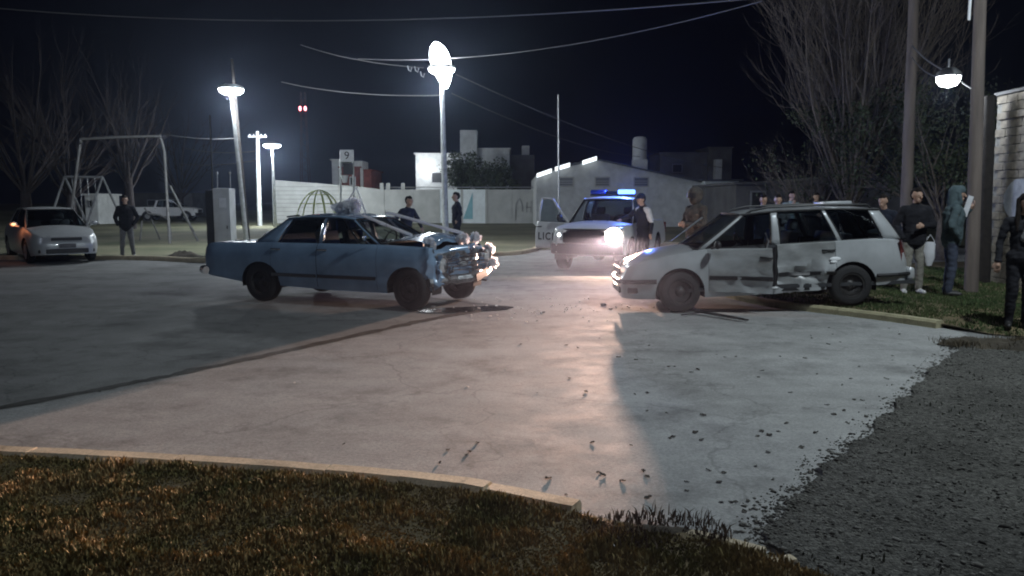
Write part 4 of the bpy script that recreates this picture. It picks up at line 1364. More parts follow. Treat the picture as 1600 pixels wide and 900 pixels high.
# ---------------------------------------------------------- parked cars on the left
def hatch_spec(paint, **k):
    def hwarp(x, y, z):
        if x > 1.5: x -= (x - 1.5) / .6 * max(0, z - .5) * .40
        if x < -1.8: x += (-1.8 - x) / .3 * max(0, z - .7) * .2
        return (x, y, z)
    S = dict(x0=-2.05, x1=2.12, xf=1.27, xr=-1.27, R=.31, Ra=.365, wt=.195, rim=.19, rim_style='alloy', rim_mat=m_galv,
        sh=[(-2.05, .92), (-1.5, .97), (0, .945), (.95, .92), (1.5, .85), (1.95, .74), (2.12, .68)],
        deck=[(-2.05, .96), (-1.5, 1.02), (.95, 1.0), (1.5, .955), (1.95, .80), (2.12, .70)],
        bot=[(-2.05, .36), (-1.7, .28), (0, .20), (1.7, .20), (2.12, .24)],
        hw=[(-2.05, .70), (-1.95, .79), (-1.5, .84), (0, .86), (1.4, .85), (1.8, .80), (2.0, .72), (2.08, .64), (2.12, .56)],
        prof=[(0, .94), (.1, .97), (.35, 1.0), (.6, .995), (.75, .98), (1, .92)],
        doors=[(-.15, .92), (-1.05, -.15)], sill=.27, cabin=(1.08, .35, -1.0, -1.62),
        roof=[(-1.05, 1.39), (-.4, 1.43), (.0, 1.43), (.38, 1.385)], roof_hw=[(-1.05, .56), (-.2, .60), (.38, .575)], crown=.045, bow=.12, rbow=.06,
        segs=[('p', 1.08, .35, .95, .28), ('g', .95, .28, -.10, -.10), ('p', -.10, -.10, -.20, -.18), ('g', -.20, -.18, -1.05, -.78), ('p', -1.05, -.78, -1.62, -1.0)],
        paint=paint, warp=hwarp, glass=m_dglass, ws_glass=m_dglass, seats=(-.05, -.9), handle_mat=paint)
    S.update(k); return S
def hatch_details(root, paint, lamp):
    for sgn in (1, -1):
        q = MB(); rows = []
        for i in range(7):
            a = i / 6; xx = 2.02 - .03 * a - .34 * a * a; yy = (.36 + .39 * a) * sgn
            rows.append([(xx + .04 - .42 * dz, yy, .60 + dz) for dz in (0, .045, .09, .13)])
        q.grid(rows); part(q, 'headlight', lamp, root, smooth=50)
        q = MB(); q.tube([(.88, .86 * sgn, .96), (.84, .94 * sgn, .98)], .02, 6); q.ball((.82, .98 * sgn, 1.02), (.05, .09, .065), 8); part(q, 'wing_mirror', paint, root, smooth=50)
        q = MB(); q.box((2.0, .60 * sgn, .33), (.14, .16, .09), Matrix.Rotation(-.4 * sgn, 3, 'Z')); part(q, 'fog_light', m_black, root, bevel=.02)
        q = MB(); q.box((-2.03, .60 * sgn, .78), (.08, .24, .18)); part(q, 'tail_light', m_red, root, bevel=.02)
    q = MB(); q.box((2.09, 0, .645), (.06, .72, .075)); part(q, 'grille', m_black, root, bevel=.015)
    q = MB(); q.box((2.13, 0, .33), (.05, 1.0, .12)); part(q, 'air_intake', m_black, root, bevel=.02)
    q = MB(); q.box((2.15, 0, .47), (.012, .40, .11)); part(q, 'number_plate', m_cgrey, root)
wc = thing('hatchback_car', 'white hatchback parked facing the road beside a standing man', 'car')
make_car(wc, hatch_spec(m_silcar)); hatch_details(wc, m_silcar, m_lampg)
pp = G(70, 412)
hh_ = Vector((.66, -.75, 0)).normalized()
place_car(wc, Vector((pp.x, pp.y + .75, 0)), hh_, 2.54)
q = MB(); q.ball((.88, -.985, 1.02), (.02, .05, .03), 8); part(q, 'mirror_indicator', m_ambl, wc, smooth=50)
light('indicator_light', (.98, -1.02, 1.0), 3, (1.0, .30, .12), .03, wc)

# ------------------------------------------------------------------ people
def capsule(mb, p0, p1, r0, r1, fx=1.0, n=12):
    """tapered capsule; fx widens the section along x"""
    p0, p1 = Vector(p0), Vector(p1)
    d = (p1 - p0)
    if d.length < 1e-6: d = Vector((0, 0, .001))
    dn = d.normalized()
    rows = []
    u0 = Vector((1, 0, 0)) if abs(dn.x) < .9 else Vector((0, 1, 0))
    y = dn.cross(u0).normalized(); x = y.cross(dn).normalized()
    for t in (-90, -60, -30, 0):
        a = R(t); rows.append((p0 + dn * r0 * math.sin(a), r0 * math.cos(a)))
    for t in (0, 30, 60, 90):
        a = R(t); rows.append((p1 + dn * r1 * math.sin(a), r1 * math.cos(a)))
    P = []
    for c, r in rows:
        r = max(r, 1e-4)
        P.append([c + (x * fx * math.cos(2 * PI * k / n) + y * math.sin(2 * PI * k / n)) * r for k in range(n)])
    mb.grid(P, closed=True)

def remesh(mb, voxel, smooth_it=4, name='body'):
    o = mb.build(name, m_skin, weld=True)
    md = o.modifiers.new('r', 'REMESH'); md.mode = 'VOXEL'; md.voxel_size = voxel; md.use_smooth_shade = True
    ms = o.modifiers.new('s', 'SMOOTH'); ms.iterations = smooth_it; ms.factor = .5
    dg = bpy.context.evaluated_depsgraph_get(); dg.update()
    me = bpy.data.meshes.new_from_object(o.evaluated_get(dg))
    old = o.data
    bpy.data.objects.remove(o); bpy.data.meshes.remove(old)
    me.polygons.foreach_set('use_smooth', [True] * len(me.polygons))
    return me

ARM = {   # elbow, wrist for the +x side (person's left when facing -y); x mirrored for the other arm
    'down': ((.255, .03, 1.13), (.275, -.03, .88)),
    'pocket': ((.30, .07, 1.14), (.215, -.08, .94)),
    'fold': ((.27, -.05, 1.14), (.05, -.24, 1.14)),
    'phone': ((.25, -.10, 1.15), (.12, -.24, 1.40)),
    'hip': ((.36, .06, 1.16), (.215, -.02, 1.00)),
    'reach': ((.27, -.20, 1.24), (.22, -.46, 1.18)),
    'wide': ((.36, -.02, 1.20), (.44, -.10, 1.00)),
}
def person(label, loc, facing, H=1.74, arms=('down', 'down'), stance=(.10, .12), top=None, legs=None, shoe=None, head_turn=0, lean=0., hair='short',
           voxel=.011, hood=None, shoulder=None, cap=None, stride=0., bulk=1.0, sleeve=None, lean_x=0., under=None):
    root = thing('person', label, 'person', loc, facing)
    s = H / 1.75
    mb = MB(); segs = []       # (p0, p1, r0, r1, mat index)
    mats = [top, legs, m_skin, shoe, sleeve or top, under or top, shoulder or top]
    def C(p0, p1, r0, r1, m, fx=1.0):
        capsule(mb, p0, p1, r0, r1, fx); segs.append((Vector(p0), Vector(p1), r0 * max(1, (1 + fx) / 2), r1 * max(1, (1 + fx) / 2), m))
    b = bulk
    ly = lambda z: -lean * max(0, z - .92)       # lean forward (towards -y)
    lx = lambda z: lean_x * max(0, z - .92)
    def T(p): return (p[0] + lx(p[2]), p[1] + ly(p[2]), p[2])
    # torso
    C(T((-.05, 0, .93)), T((.05, 0, .93)), .135, .135, 1, 1.0)
    C(T((0, 0, .90)), T((0, 0, 1.10)), .135 * b, .135 * b, 0, 1.25)
    C(T((0, .005, 1.10)), T((0, .0, 1.32)), .135 * b, .145 * b, 0, 1.28)
    C(T((-.15, .01, 1.40)), T((.15, .01, 1.40)), .075 * b, .075 * b, 6)
    C(T((0, .005, 1.28)), T((0, .015, 1.42)), .12 * b, .095 * b, 0, 1.25)
    if under: C(T((0, -.10, 1.18)), T((0, -.085, 1.36)), .06, .05, 5)
    # neck and head
    C(T((0, .01, 1.40)), T((0, -.005, 1.56)), .062, .055, 2)
    hc = Vector(T((0, -.02, 1.63)))
    ht = Matrix.Rotation(head_turn, 3, 'Z')
    def Hd(p): 
        q = ht @ Vector(p); return (hc.x + q.x, hc.y + q.y, hc.z + q.z)
    C(Hd((0, .012, .035)), Hd((0, -.012, .02)), .092, .088, 2, .86)
    C(Hd((0, -.02, -.03)), Hd((0, -.045, -.075)), .068, .042, 2, .95)
    C(Hd((0, -.098, .015)), Hd((0, -.116, -.022)), .011, .017, 2)          # nose
    C(Hd((-.032, -.082, .034)), Hd((.032, -.082, .034)), .012, .012, 2)    # brow
    C(Hd((-.02, -.088, -.062)), Hd((.02, -.088, -.062)), .010, .010, 2)    # lips
    for sx in (-1, 1):
        C(Hd((.078 * sx, .012, .02)), Hd((.078 * sx, .008, -.018)), .015, .011, 2)
    # legs
    for i, sx in enumerate((-1, 1)):
        fy = stride * sx
        kn = (sx * (stance[0] + .01), -.02 + fy * .6, .49); an = (sx * stance[1], .02 + fy, .085)
        C((sx * .085, 0, .90), kn, .098, .072, 1)
        C(kn, an, .072, .055, 1)
        C((sx * stance[1], .03 + fy, .045), (sx * (stance[1] + .03), -.15 + fy, .035), .045, .035, 3)
    # arms and hands
    for sx, pose in ((-1, arms[0]), (1, arms[1])):
        e, wv = ARM[pose]
        e = T((e[0] * sx, e[1], e[2])); wv = T((wv[0] * sx, wv[1], wv[2]))
        C(T((.185 * sx, .012, 1.405)), e, .066 * b, .054 * b, 6 if (shoulder and sx > 0) else 4)
        C(e, wv, .053 * b, .042, 4)
        if pose == 'pocket': continue
        d = (Vector(wv) - Vector(e)).normalized()
        side = d.cross(Vector((0, 1, 0)) if abs(d.y) < .8 else Vector((0, 0, 1))).normalized()
        nrm = side.cross(d)
        pc = Vector(wv) + d * .06
        C(Vector(wv) + d * .015, pc, .03, .036, 2)
        for f in range(4):
            o_ = side * (-.033 + .022 * f); ln = (.036, .044, .041, .033)[f]
            k0 = pc + d * .02 + o_; k1 = k0 + d * ln + nrm * .008; k2 = k1 + d * ln * .7 + nrm * .022
            C(k0, k1, .0105, .0095, 2); C(k1, k2, .0095, .008, 2)
        th = Vector(wv) + d * .03 + side * -.03
        C(th, th + d * .035 - side * .025 + nrm * .01, .012, .011, 2); C(th + d * .035 - side * .025 + nrm * .01, th + d * .065 - side * .025 + nrm * .022, .011, .009, 2)
    me = remesh(mb, voxel, 3)
    # material per face: nearest limb wins
    nv = len(me.vertices); co = np.zeros(nv * 3, np.float32); me.vertices.foreach_get('co', co); co = co.reshape(-1, 3)
    npoly = len(me.polygons); ctr = np.zeros(npoly * 3, np.float32); me.polygons.foreach_get('center', ctr); ctr = ctr.reshape(-1, 3)
    best = np.full(npoly, 1e9); idx = np.zeros(npoly, np.int32)
    for p0, p1, r0, r1, m in segs:
        a = np.array(p0); d = np.array(p1) - a; L2 = max(float(d @ d), 1e-9)
        t = np.clip(((ctr - a) @ d) / L2, 0, 1)
        dist = np.linalg.norm(ctr - (a + t[:, None] * d), axis=1) - (r0 + (r1 - r0) * t)
        k = dist < best; best[k] = dist[k]; idx[k] = m
    hem = (ctr[:, 2] > .82) & (ctr[:, 2] < 1.0) & (idx == 1) & (np.abs(ctr[:, 0]) < .2)
    idx[hem & (ctr[:, 2] > .86)] = 0
    me.materials.clear()
    for q in mats: me.materials.append(q)
    me.polygons.foreach_set('material_index', idx)
    # cloth folds
    folded = np.zeros(nv, bool)
    for pol_ in me.polygons:
        if idx[pol_.index] in (0, 1, 4):
            for v_ in pol_.vertices: folded[v_] = True
    nrm = np.zeros(nv * 3, np.float32); me.vertices.foreach_get('normal', nrm); nrm = nrm.reshape(-1, 3)
    amp = np.array([noise.fractal(Vector((c[0] * 7, c[1] * 7, c[2] * 11 + H * 9)), 1, 2, 3) if f else 0 for c, f in zip(co, folded)])
    co += nrm * (amp * .011)[:, None]
    me.vertices.foreach_set('co', (co * s).astype(np.float32).ravel())
    me.update()
    o = bpy.data.objects.new('body', me); COL.objects.link(o); o.parent = root
    # eyes
    for sx in (-1, 1):
        q = MB(); q.ball(Vector(Hd((.031 * sx, -.083, .010))) * s, .0085 * s, 6); q.build('eye', m_eye, root, smooth=60)
    def extra(name, mat, caps, vox=.010, nzv=.006):
        q = MB()
        for p0, p1, r0, r1, fx in caps: capsule(q, p0, p1, r0, r1, fx)
        me_ = remesh(q, vox, 3, name)
        for v in me_.vertices:
            v.co += v.normal * nzv * noise.noise(Vector((v.co.x * 28, v.co.y * 28, v.co.z * 9)))
            v.co *= s
        me_.materials.clear(); me_.materials.append(mat)
        o_ = bpy.data.objects.new(name, me_); COL.objects.link(o_); o_.parent = root
        return o_
    if hair == 'short':
        extra('hair', m_hair, [(Hd((0, .03, .055)), Hd((0, -.01, .078)), .092, .072, .9), (Hd((0, .045, .0)), Hd((0, .05, .03)), .072, .08, .95)])
    elif hair == 'long':
        extra('hair', m_hair, [(Hd((0, .025, .05)), Hd((0, -.02, .068)), .097, .082, .92), (Hd((0, .05, .02)), Hd((0, .07, -.20)), .085, .075, 1.1), (Hd((0, .07, -.2)), Hd((.0, .08, -.36)), .07, .04, 1.3),
              (Hd((.075, .0, .05)), Hd((.095, -.04, -.22)), .035, .032, 1), (Hd((-.075, .0, .05)), Hd((-.095, -.04, -.22)), .035, .032, 1), (Hd((.095, -.04, -.22)), Hd((.09, -.07, -.36)), .032, .018, 1), (Hd((-.095, -.04, -.22)), Hd((-.09, -.07, -.36)), .032, .018, 1)])
    if hood:
        extra('hood', hood, [(Hd((0, .035, .055)), Hd((0, -.03, .075)), .108, .085, .95), (Hd((0, .05, .02)), Hd((0, .055, -.14)), .098, .10, 1.0), (Hd((.085, .0, .05)), Hd((.085, -.03, -.12)), .03, .035, 1), (Hd((-.085, .0, .05)), Hd((-.085, -.03, -.12)), .03, .035, 1), (Hd((-.05, .03, -.16)), Hd((.05, .03, -.16)), .08, .08, 1)])
    if cap == 'helmet':
        extra('helmet', m_cbrown, [(Hd((0, .02, .05)), Hd((0, -.02, .055)), .125, .118, .92), (Hd((0, .02, .0)), Hd((0, -.01, -.05)), .118, .105, .92)], .012, .0)
        q = MB(); q.grid([[tuple(Vector(Hd((math.sin(a) * .118, -.02 - math.cos(a) * .128, z))) * s) for a in np.linspace(-1.1, 1.1, 10)] for z in (-.03, .02, .06)]); q.build('visor', m_black, root, smooth=60)
    elif cap == 'cap':
        extra('cap', m_cnavy, [(Hd((0, .02, .06)), Hd((0, -.015, .07)), .102, .092, .92), (Hd((-.03, -.10, .055)), Hd((.03, -.10, .055)), .03, .03, 1), (Hd((-.03, -.14, .045)), Hd((.03, -.14, .045)), .015, .015, 1)], .010, .0)
    return root

def stand(u, v, z=0.0): 
    p = G(u, v, z); return (p.x, p.y, z)
def at_depth(u, Y, z=0.0):
    return ((u - 800) / FOC * Y, Y, z)
# facing 0 looks at the camera (-y); positive turns towards +x
person('man in black jacket and grey trousers standing beside the white hatchback', stand(200, 402), .25, 1.78, ('pocket', 'pocket'), (.11, .15), m_cblack, m_cgrey, m_shoeb, bulk=1.12, voxel=.012, sleeve=m_cblack)
person('officer in dark uniform leaning behind the blue sedan windscreen', at_depth(634, 19.6), .9, 1.74, ('hip', 'wide'), (.10, .13), m_cnavy, m_cnavy, m_shoeb, lean=.18, voxel=.013)
person('officer in dark uniform standing next to the tall bright lamp post', at_depth(714, 22.4, .10), -1.35, 1.77, ('down', 'hip'), (.09, .11), m_cnavy, m_cnavy, m_shoeb, voxel=.013, under=None)
person('officer in white-shouldered jacket and cap at the police pickup fender', at_depth(1005, 18.5), -1.0, 1.78, ('reach', 'down'), (.10, .12), m_cblack, m_cblack, m_shoeb, lean=.10, voxel=.012, cap='cap', shoulder=m_cwhite)
person('person in brownish jacket wearing a helmet behind the silver wagon hood', at_depth(1086, 14.6), -1.1, 1.84, ('fold', 'fold'), (.10, .12), m_cbrown, m_cjean, m_shoeb, voxel=.012, cap='helmet', hair=None, bulk=1.1)
person('dark-haired person just behind the wagon roof, first of two close together', at_depth(1190, 17.5, .06), .1, 1.70, ('down', 'down'), (.09, .11), m_cnavy, m_cjean, m_shoeb, voxel=.014)
person('dark-haired person just behind the wagon roof, second of two close together', at_depth(1213, 17.6, .06), -.2, 1.70, ('down', 'fold'), (.09, .11), m_cgrey, m_cjean, m_shoeb, voxel=.014)
person('person in pale green top standing in front of the dark house', at_depth(1234, 22.5, .06), .2, 1.84, ('phone', 'down'), (.09, .11), m_cgreen, m_cjean, m_shoeb, voxel=.015)
person('person in dark clothes standing in front of the dark house', at_depth(1272, 23, .06), .0, 1.80, ('fold', 'fold'), (.09, .11), m_cblack, m_cblack, m_shoeb, voxel=.015)
person('dark-jacketed person behind the wagon tailgate, head above the rear window', at_depth(1384, 14.6, .07), -.9, 1.66, ('reach', 'down'), (.10, .12), m_cnavy, m_cjean, m_shoeb, lean=.25, voxel=.012)
person('bearded man in black hooded jacket, khaki trousers and white shoes behind the wagon', (at_depth(1428, 13.3)[0], 13.3, .07), -.15, 1.76, ('pocket', 'fold'), (.09, .12), m_cblack, m_ctan, m_shoew, head_turn=.35, voxel=.0085, bulk=1.12)
person('hooded man in teal-grey jacket and dark jeans next to the wooden utility pole', (at_depth(1486, 13.0)[0], 13.0, .07), 1.25, 1.78, ('pocket', 'phone'), (.08, .09), m_cteal, m_cjean, m_shoeb, hair=None, hood=m_cteal, voxel=.0085, bulk=1.15, lean=.05)
person('long-haired woman in dark jacket and grey top at the right picture edge', (stand(1589, 512, .05)[0], stand(1589, 512, .05)[1], .05), -.35, 1.66, ('down', 'down'), (.08, .10), m_cblack, m_cblack, m_shoeb, hair='long', voxel=.0085, under=m_cgrey, bulk=.86)
# what they hold
hb = at_depth(1453, 13.2)
mb = MB(); rows = []
for i in range(10):
    t = i / 9; rr = .05 + .08 * math.sin(PI * min(1, t * .75 + .2))
    rows.append([(hb[0] + rr * .8 * math.cos(a) * (1 + .2 * noise.noise(Vector((math.cos(a) * 2, math.sin(a) * 2, t * 5)))), hb[1] + rr * .5 * math.sin(a), .95 - t * .40) for a in np.linspace(0, 2 * PI, 14)[:-1]])
mb.grid(rows, closed=True); mb.poly(rows[-1]); mb.tube([rows[0][0], (hb[0], hb[1], 1.07), rows[0][6]], .008, 5)
tag(mb.build('plastic_bag', m_cwhite, smooth=50), 'white plastic bag hanging beside the man in black', 'bag')
hp_ = AT(1512, 322, 12.86)
mb = MB(); mb.box((hp_.x, hp_.y, hp_.z), (.09, .012, .34), Matrix.Rotation(.28, 3, 'Y'))
tag(mb.build('paper_roll', m_cwhite, bevel=.004), 'white rolled paper held before the hooded man face', 'paper')

# ------------------------------------------------------------------ lamps and poles
def street_lamp(label, base, head, power, style, radius=.075, glow=m_glow, size=.15, mat=m_galv, col=(.86, .94, 1.0), lr=.2, drop=None):
    root = thing('street_lamp', label, 'street lamp', base, 0, 'street lamps')
    b = Vector(base); h = Vector(head) - b
    q = MB()
    if style == 'post':       # lamp straight on top of its post
        q.tube([(0, 0, -.05), (h.x * .5, h.y * .5, h.z * .5), (h.x, h.y, h.z - .12)], [radius, radius * .85, radius * .62], 12)
        q.tube([(0, 0, -.05), (0, 0, .28)], radius * 1.5, 12)
    elif style == 'hung':     # slung under a cable
        q.tube([(h.x, h.y, h.z + .12), (h.x, h.y, h.z + .34)], .02, 8)
    else:                     # post with an arm
        t = .93
        q.tube([(0, 0, -.05), (0, 0, h.z * t)], [radius, radius * .7], 12)
        q.tube([(0, 0, -.05), (0, 0, .3)], radius * 1.5, 12)
    q.build('hanger' if style == 'hung' else 'pole', mat, root, smooth=50)
    q = MB()
    if style == 'arm':
        q.tube([(0, 0, h.z * .92), (h.x * .3, h.y * .3, h.z * .99), (h.x * .85, h.y * .85, h.z + .03)], .03, 8); q.build('arm', mat, root, smooth=50)
        q = MB()
    q.lathe([(.0001, .16), (lr * .5, .15), (lr * .95, .07), (lr * 1.02, .0), (lr * .97, -.01)], 24, c=(h.x, h.y, h.z + .02))
    q.build('lamp_head', mat, root, smooth=50)
    q = MB(); q.lathe([(lr * .95, .02), (lr * .92, -.07), (lr * .65, -.15), (.0001, -.19)], 24, c=(h.x, h.y, h.z)); q.build('diffuser', glow, root, smooth=60)
    light('lamp_light', (h.x, h.y, h.z - (.36 if drop is None else drop)), power, col, size, root)
    return root

# main lamp on a white post, its glare built as a glowing body
YA = 27.0
bA = AT(697, 370, YA); bA.z = .05
hA = AT(690, 108, YA)
street_lamp('tallest bright white lamp on a pale post behind the blue sedan', bA, hA, 6000, 'post', .11, lr=.46, mat=m_pale, size=.2)
rA = [o for o in bpy.data.objects if o.name.startswith('street_lamp') and o.parent is None][-1]
h2 = AT(683, 84, YA) - bA
q = MB(); q.tube([(h2.x + .1, h2.y, h2.z - .55), (h2.x, h2.y, h2.z + .1)], .04, 8); q.build('upper_bracket', m_galv, rA)
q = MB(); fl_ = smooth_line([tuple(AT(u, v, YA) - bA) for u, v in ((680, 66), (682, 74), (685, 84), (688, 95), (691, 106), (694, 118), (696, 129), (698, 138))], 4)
q.tube(fl_, [.33 * max(.02, math.sin(PI * min(1, (k_ / (len(fl_) - 1)) ** .85 * .97 + .02))) ** .75 for k_ in range(len(fl_))], 20); q.build('glare_body', m_glow, rA, smooth=60)  # emissive body in the shape of the lamp's glare
bB = AT(386, 380, 27.0); bB.z = .05
street_lamp('bright lamp on a leaning pale pole behind the blue sedan trunk', bB, AT(361, 140, 27.0), 1300, 'post', .085, lr=.42, mat=m_pale, size=.2)
bC = AT(430, 340, 50.0); bC.z = .05
street_lamp('distant bright lamp beside the concrete utility pole', bC, AT(425, 227, 50.0), 3600, 'post', .10, lr=.55, mat=m_pale, size=.25)
pE = AT(1522, 300, 16.5); pE.z = .05
hE = AT(1482, 121, 15.3)
# lamp on a bracket of the wooden pole row, right
rE = street_lamp('white lamp hung on cables in front of the tall bare tree', (hE.x, hE.y, hE.z - .2), hE, 60, 'hung', .07, lr=.22, size=.12, mat=m_galv)
# the lamp that lights the near street stands right of the frame, above the gravel track
street_lamp('street lamp standing above the gravel track', (9.4, 5.6, 0), (6.6, 6.8, 8.0), 1500, 'arm', .10, lr=.22, size=.2, mat=m_galv, col=(.84, .95, 1.0))

def pole(name, label, base, top, r0, r1, mat, cat='utility pole', arm=None):
    root = thing(name, label, cat, base)
    t = Vector(top) - Vector(base); q = MB()
    pts = [t * k / 8 for k in range(9)]
    q.tube([(p.x + .012 * noise.noise(Vector((0, 1, p.z))), p.y, p.z - .05 * (i == 0)) for i, p in enumerate(pts)], [r0 + (r1 - r0) * k / 8 for k in range(9)], 14)
    q.build('shaft', mat, root, smooth=50)
    if arm:
        q = MB(); q.box((t.x, t.y, t.z - .35), (arm, .09, .09)); q.build('crossarm', mat, root)
        for k in (-.42, -.2, .2, .42):
            q = MB(); q.lathe([(.02, 0), (.045, .03), (.03, .06), (.045, .09), (.0001, .13)], 10, c=(t.x + arm * k, t.y, t.z - .30)); q.build('insulator', m_fascia, root, smooth=50)
    return root
b1 = at_depth(1522, 13.7, .05); 
r1_ = pole('utility_pole', 'nearest wooden utility pole standing at the brick wall', b1, (AT(1528, -60, 13.7).x, 13.7, 7.6), .115, .085, m_wood, arm=1.6)
q = MB(); c1 = AT(1515, 12, 13.55); q.box((c1.x - b1[0], c1.y - b1[1], c1.z - b1[2] + .3), (.035, .03, 1.0)); q.build('lamplit_strip', m_fascia, r1_)  # white strip standing in for lamplight on the pole edge
b2 = at_depth(1414, 20, .05)
pole('utility_pole', 'second wooden utility pole rising before the bare tree', b2, (AT(1428, -40, 20).x, 20, 8.6), .15, .11, m_wood, arm=1.6)
b3 = at_depth(1541, 14.9, .05)
pole('timber_post', 'black tarred timber post at the end of the brick wall', b3, (AT(1546, 150, 14.9).x, 14.9, AT(1546, 150, 14.9).z), .11, .10, m_dwood, 'post')
b4 = at_depth(407, 52, .05)
pole('utility_pole', 'pale concrete utility pole beside the distant lamp', b4, AT(402, 205, 52), .16, .10, m_pale, arm=1.2)
b5 = at_depth(388, 28, .05)
pole('utility_pole', 'dark pole rising behind the leaning lamp', b5, AT(362, 92, 28), .09, .05, m_dwood)
b6 = at_depth(335, 24, .05)
pole('thin_pole', 'thin dark pole rising behind the grey cabinet', b6, AT(328, 180, 24), .035, .025, m_dwood, 'pole')
b7 = at_depth(874, 33, .05)
pole('thin_pole', 'thin grey flagpole standing before the gabled hall', b7, AT(872, 148, 33), .045, .03, m_galv, 'pole')

# overhead cables
def cable(label, a, b, sag, r=.014, n=24):
    a, b = Vector(a), Vector(b); mb = MB()
    mb.tube([a.lerp(b, k / n) - Vector((0, 0, sag * 4 * (k / n) * (1 - k / n))) for k in range(n + 1)], r, 5)
    return tag(mb.build('overhead_cable', m_cable, smooth=60), label, 'cable', 'overhead cables')
topA = hA + Vector((0, 0, -.1))
cable('upper overhead cable crossing above the tall lamp', AT(-60, 8, 26), AT(1215, -6, 21), .55, .02)
cable('lower overhead cable rising from the tall lamp to the bare tree', AT(560, 92, 30), AT(1190, 2, 21), .5, .016)
cable('cable with hanging clips running left from the tall lamp head', AT(662, 106, 24), AT(470, 70, 34), .15, .016)
cable('pale cable running left below the tall lamp head', AT(692, 149, 24), AT(440, 128, 34), .18, .02)
cable('cable running right from the tall lamp over the gabled hall', AT(712, 116, 24), AT(1130, 262, 46), .45, .016)
cable('lower cable running right from the tall lamp over the gabled hall', AT(706, 146, 24), AT(1000, 245, 46), .35, .014)
cable('cable between the thin pole and the leaning lamp', AT(250, 208, 30), AT(372, 216, 27), .1, .014)
cable('cable from the right lamp up to the second utility pole', AT(1424, 70, 20), hE + Vector((0, 0, .1)), .08, .016)
cable('thin cable below it from the right lamp to the second utility pole', AT(1424, 88, 20), hE + Vector((-.05, 0, .0)), .14, .012)
cable('cable from the right lamp down to the nearest wooden pole', hE + Vector((.1, 0, .1)), AT(1518, 138, 13.7), .04, .014)
cable('faint cable at the concrete utility pole', AT(402, 236, 52), AT(290, 232, 60), .2, .03)
cable('faint second cable at the concrete utility pole', AT(402, 250, 52), AT(280, 256, 60), .2, .03)

# clips and insulators hanging at the lamp
for i, (u, v) in enumerate(((637, 103), (648, 104), (657, 112))):
    mb = MB(); c = AT(u, v, 24.3)
    mb.tube([c, c + Vector((.03, 0, -.12)), c + Vector((.09, 0, -.16)), c + Vector((.12, 0, -.05))], .022, 6)
    tag(mb.build('cable_clamp', m_fascia, smooth=50), 'pale cable clamp hanging on the line beside the tall lamp head', 'clamp', 'clamps on the cable beside the tall lamp')

# radio mast with two red lamps
mroot = thing('radio_mast', 'distant radio mast with a pair of red warning lights', 'mast', at_depth(480, 150, 0))
mt = AT(480, 170, 150)
q = MB()
for sx, sy in ((-1, -1), (1, -1), (1, 1), (-1, 1)):
    q.tube([(sx * .9, sy * .9, 0), (sx * .35, sy * .35, mt.z + 3)], .05, 5)
for k in range(18):
    z0_ = (mt.z + 2) * k / 18; z1_ = (mt.z + 2) * (k + 1) / 18; w0 = .9 - .55 * k / 18; w1 = .9 - .55 * (k + 1) / 18
    sgn = 1 if k % 2 else -1
    for fy in (-1, 1):
        q.tube([(-w0 * sgn, fy * w0, z0_), (w1 * sgn, fy * w1, z1_)], .025, 4); q.tube([(fy * w0, -w0 * sgn, z0_), (fy * w1, w1 * sgn, z1_)], .025, 4)
q.build('lattice', M('mast_steel', (.10, .05, .05), .7), mroot)
for sx in (-1, 1):
    q = MB(); q.ball((sx * .48, -.5, mt.z), (.24, .2, .42), 8); q.build('warning_light', m_redl, mroot, smooth=60)

# ------------------------------------------------------------------ brick wall on the right
wroot = thing('brick_wall', 'pale grey brick wall lit by the lamp at the right picture edge', 'wall', (9.22, 15.25, .03))
CL, CH, JT = .31, .155, .014
# local: wall runs along -y from its far end; face looks to -x
Hh = 3.62
q = MB(); q.box((.10, -2.3, Hh / 2 - .05), (.17, 4.6, Hh - .02)); q.build('mortar_core', m_mort, wroot)
bricks = []
for v_ in range(4):
    q = MB(); q.box((0, 0, 0), (.05, CL - JT, CH - JT))
    for i in range(len(q.v)):
        p = q.v[i]; q.v[i] = (p[0] + random.uniform(-.003, .003), p[1] + random.uniform(-.004, .004), p[2] + random.uniform(-.004, .004))
    bo = q.build('brick', m_brick, wroot, bevel=.006); bricks.append(bo.data)
    bpy.data.objects.remove(bo)
cnt = 0
for r_ in range(int(Hh / CH)):
    for c_i in range(13):
        y_ = -(c_i + .5) * CL - (CL / 2 if r_ % 2 else 0) - .03
        if y_ < -4.3: continue
        if r_ == 20: continue
        o = bpy.data.objects.new('brick', random.choice(bricks)); COL.objects.link(o); o.parent = wroot
        o.location = (random.uniform(-.006, .004), y_, (r_ + .5) * CH); cnt += 1
q = MB(); q.box((-.005, -2.2, 20.5 * CH), (.10, 4.2, CH - .03)); q.build('bond_beam', m_brick, wroot, bevel=.01)
q = MB(); q.box((.09, -2.25, Hh - .01), (.26, 4.6, .06)); q.build('coping', m_darkw, wroot, bevel=.01)
q = MB()      # worn pale-blue painted patch
rows = []
for i in range(9):
    z_ = 1.25 + .75 * i / 8; hw_ = .55 * math.sqrt(max(.02, 1 - ((i - 4) / 4.4) ** 2)) * (1 + .2 * noise.noise(Vector((i, 3, 0))))
    rows.append([(-.038, -1.0 - hw_, z_), (-.038, -1.0, z_), (-.038, -1.0 + hw_, z_)])
q.grid(rows); q.build('painted_patch', M('faded_blue_paint', (.30, .325, .37), .9, var=.25, scale=6), wroot)

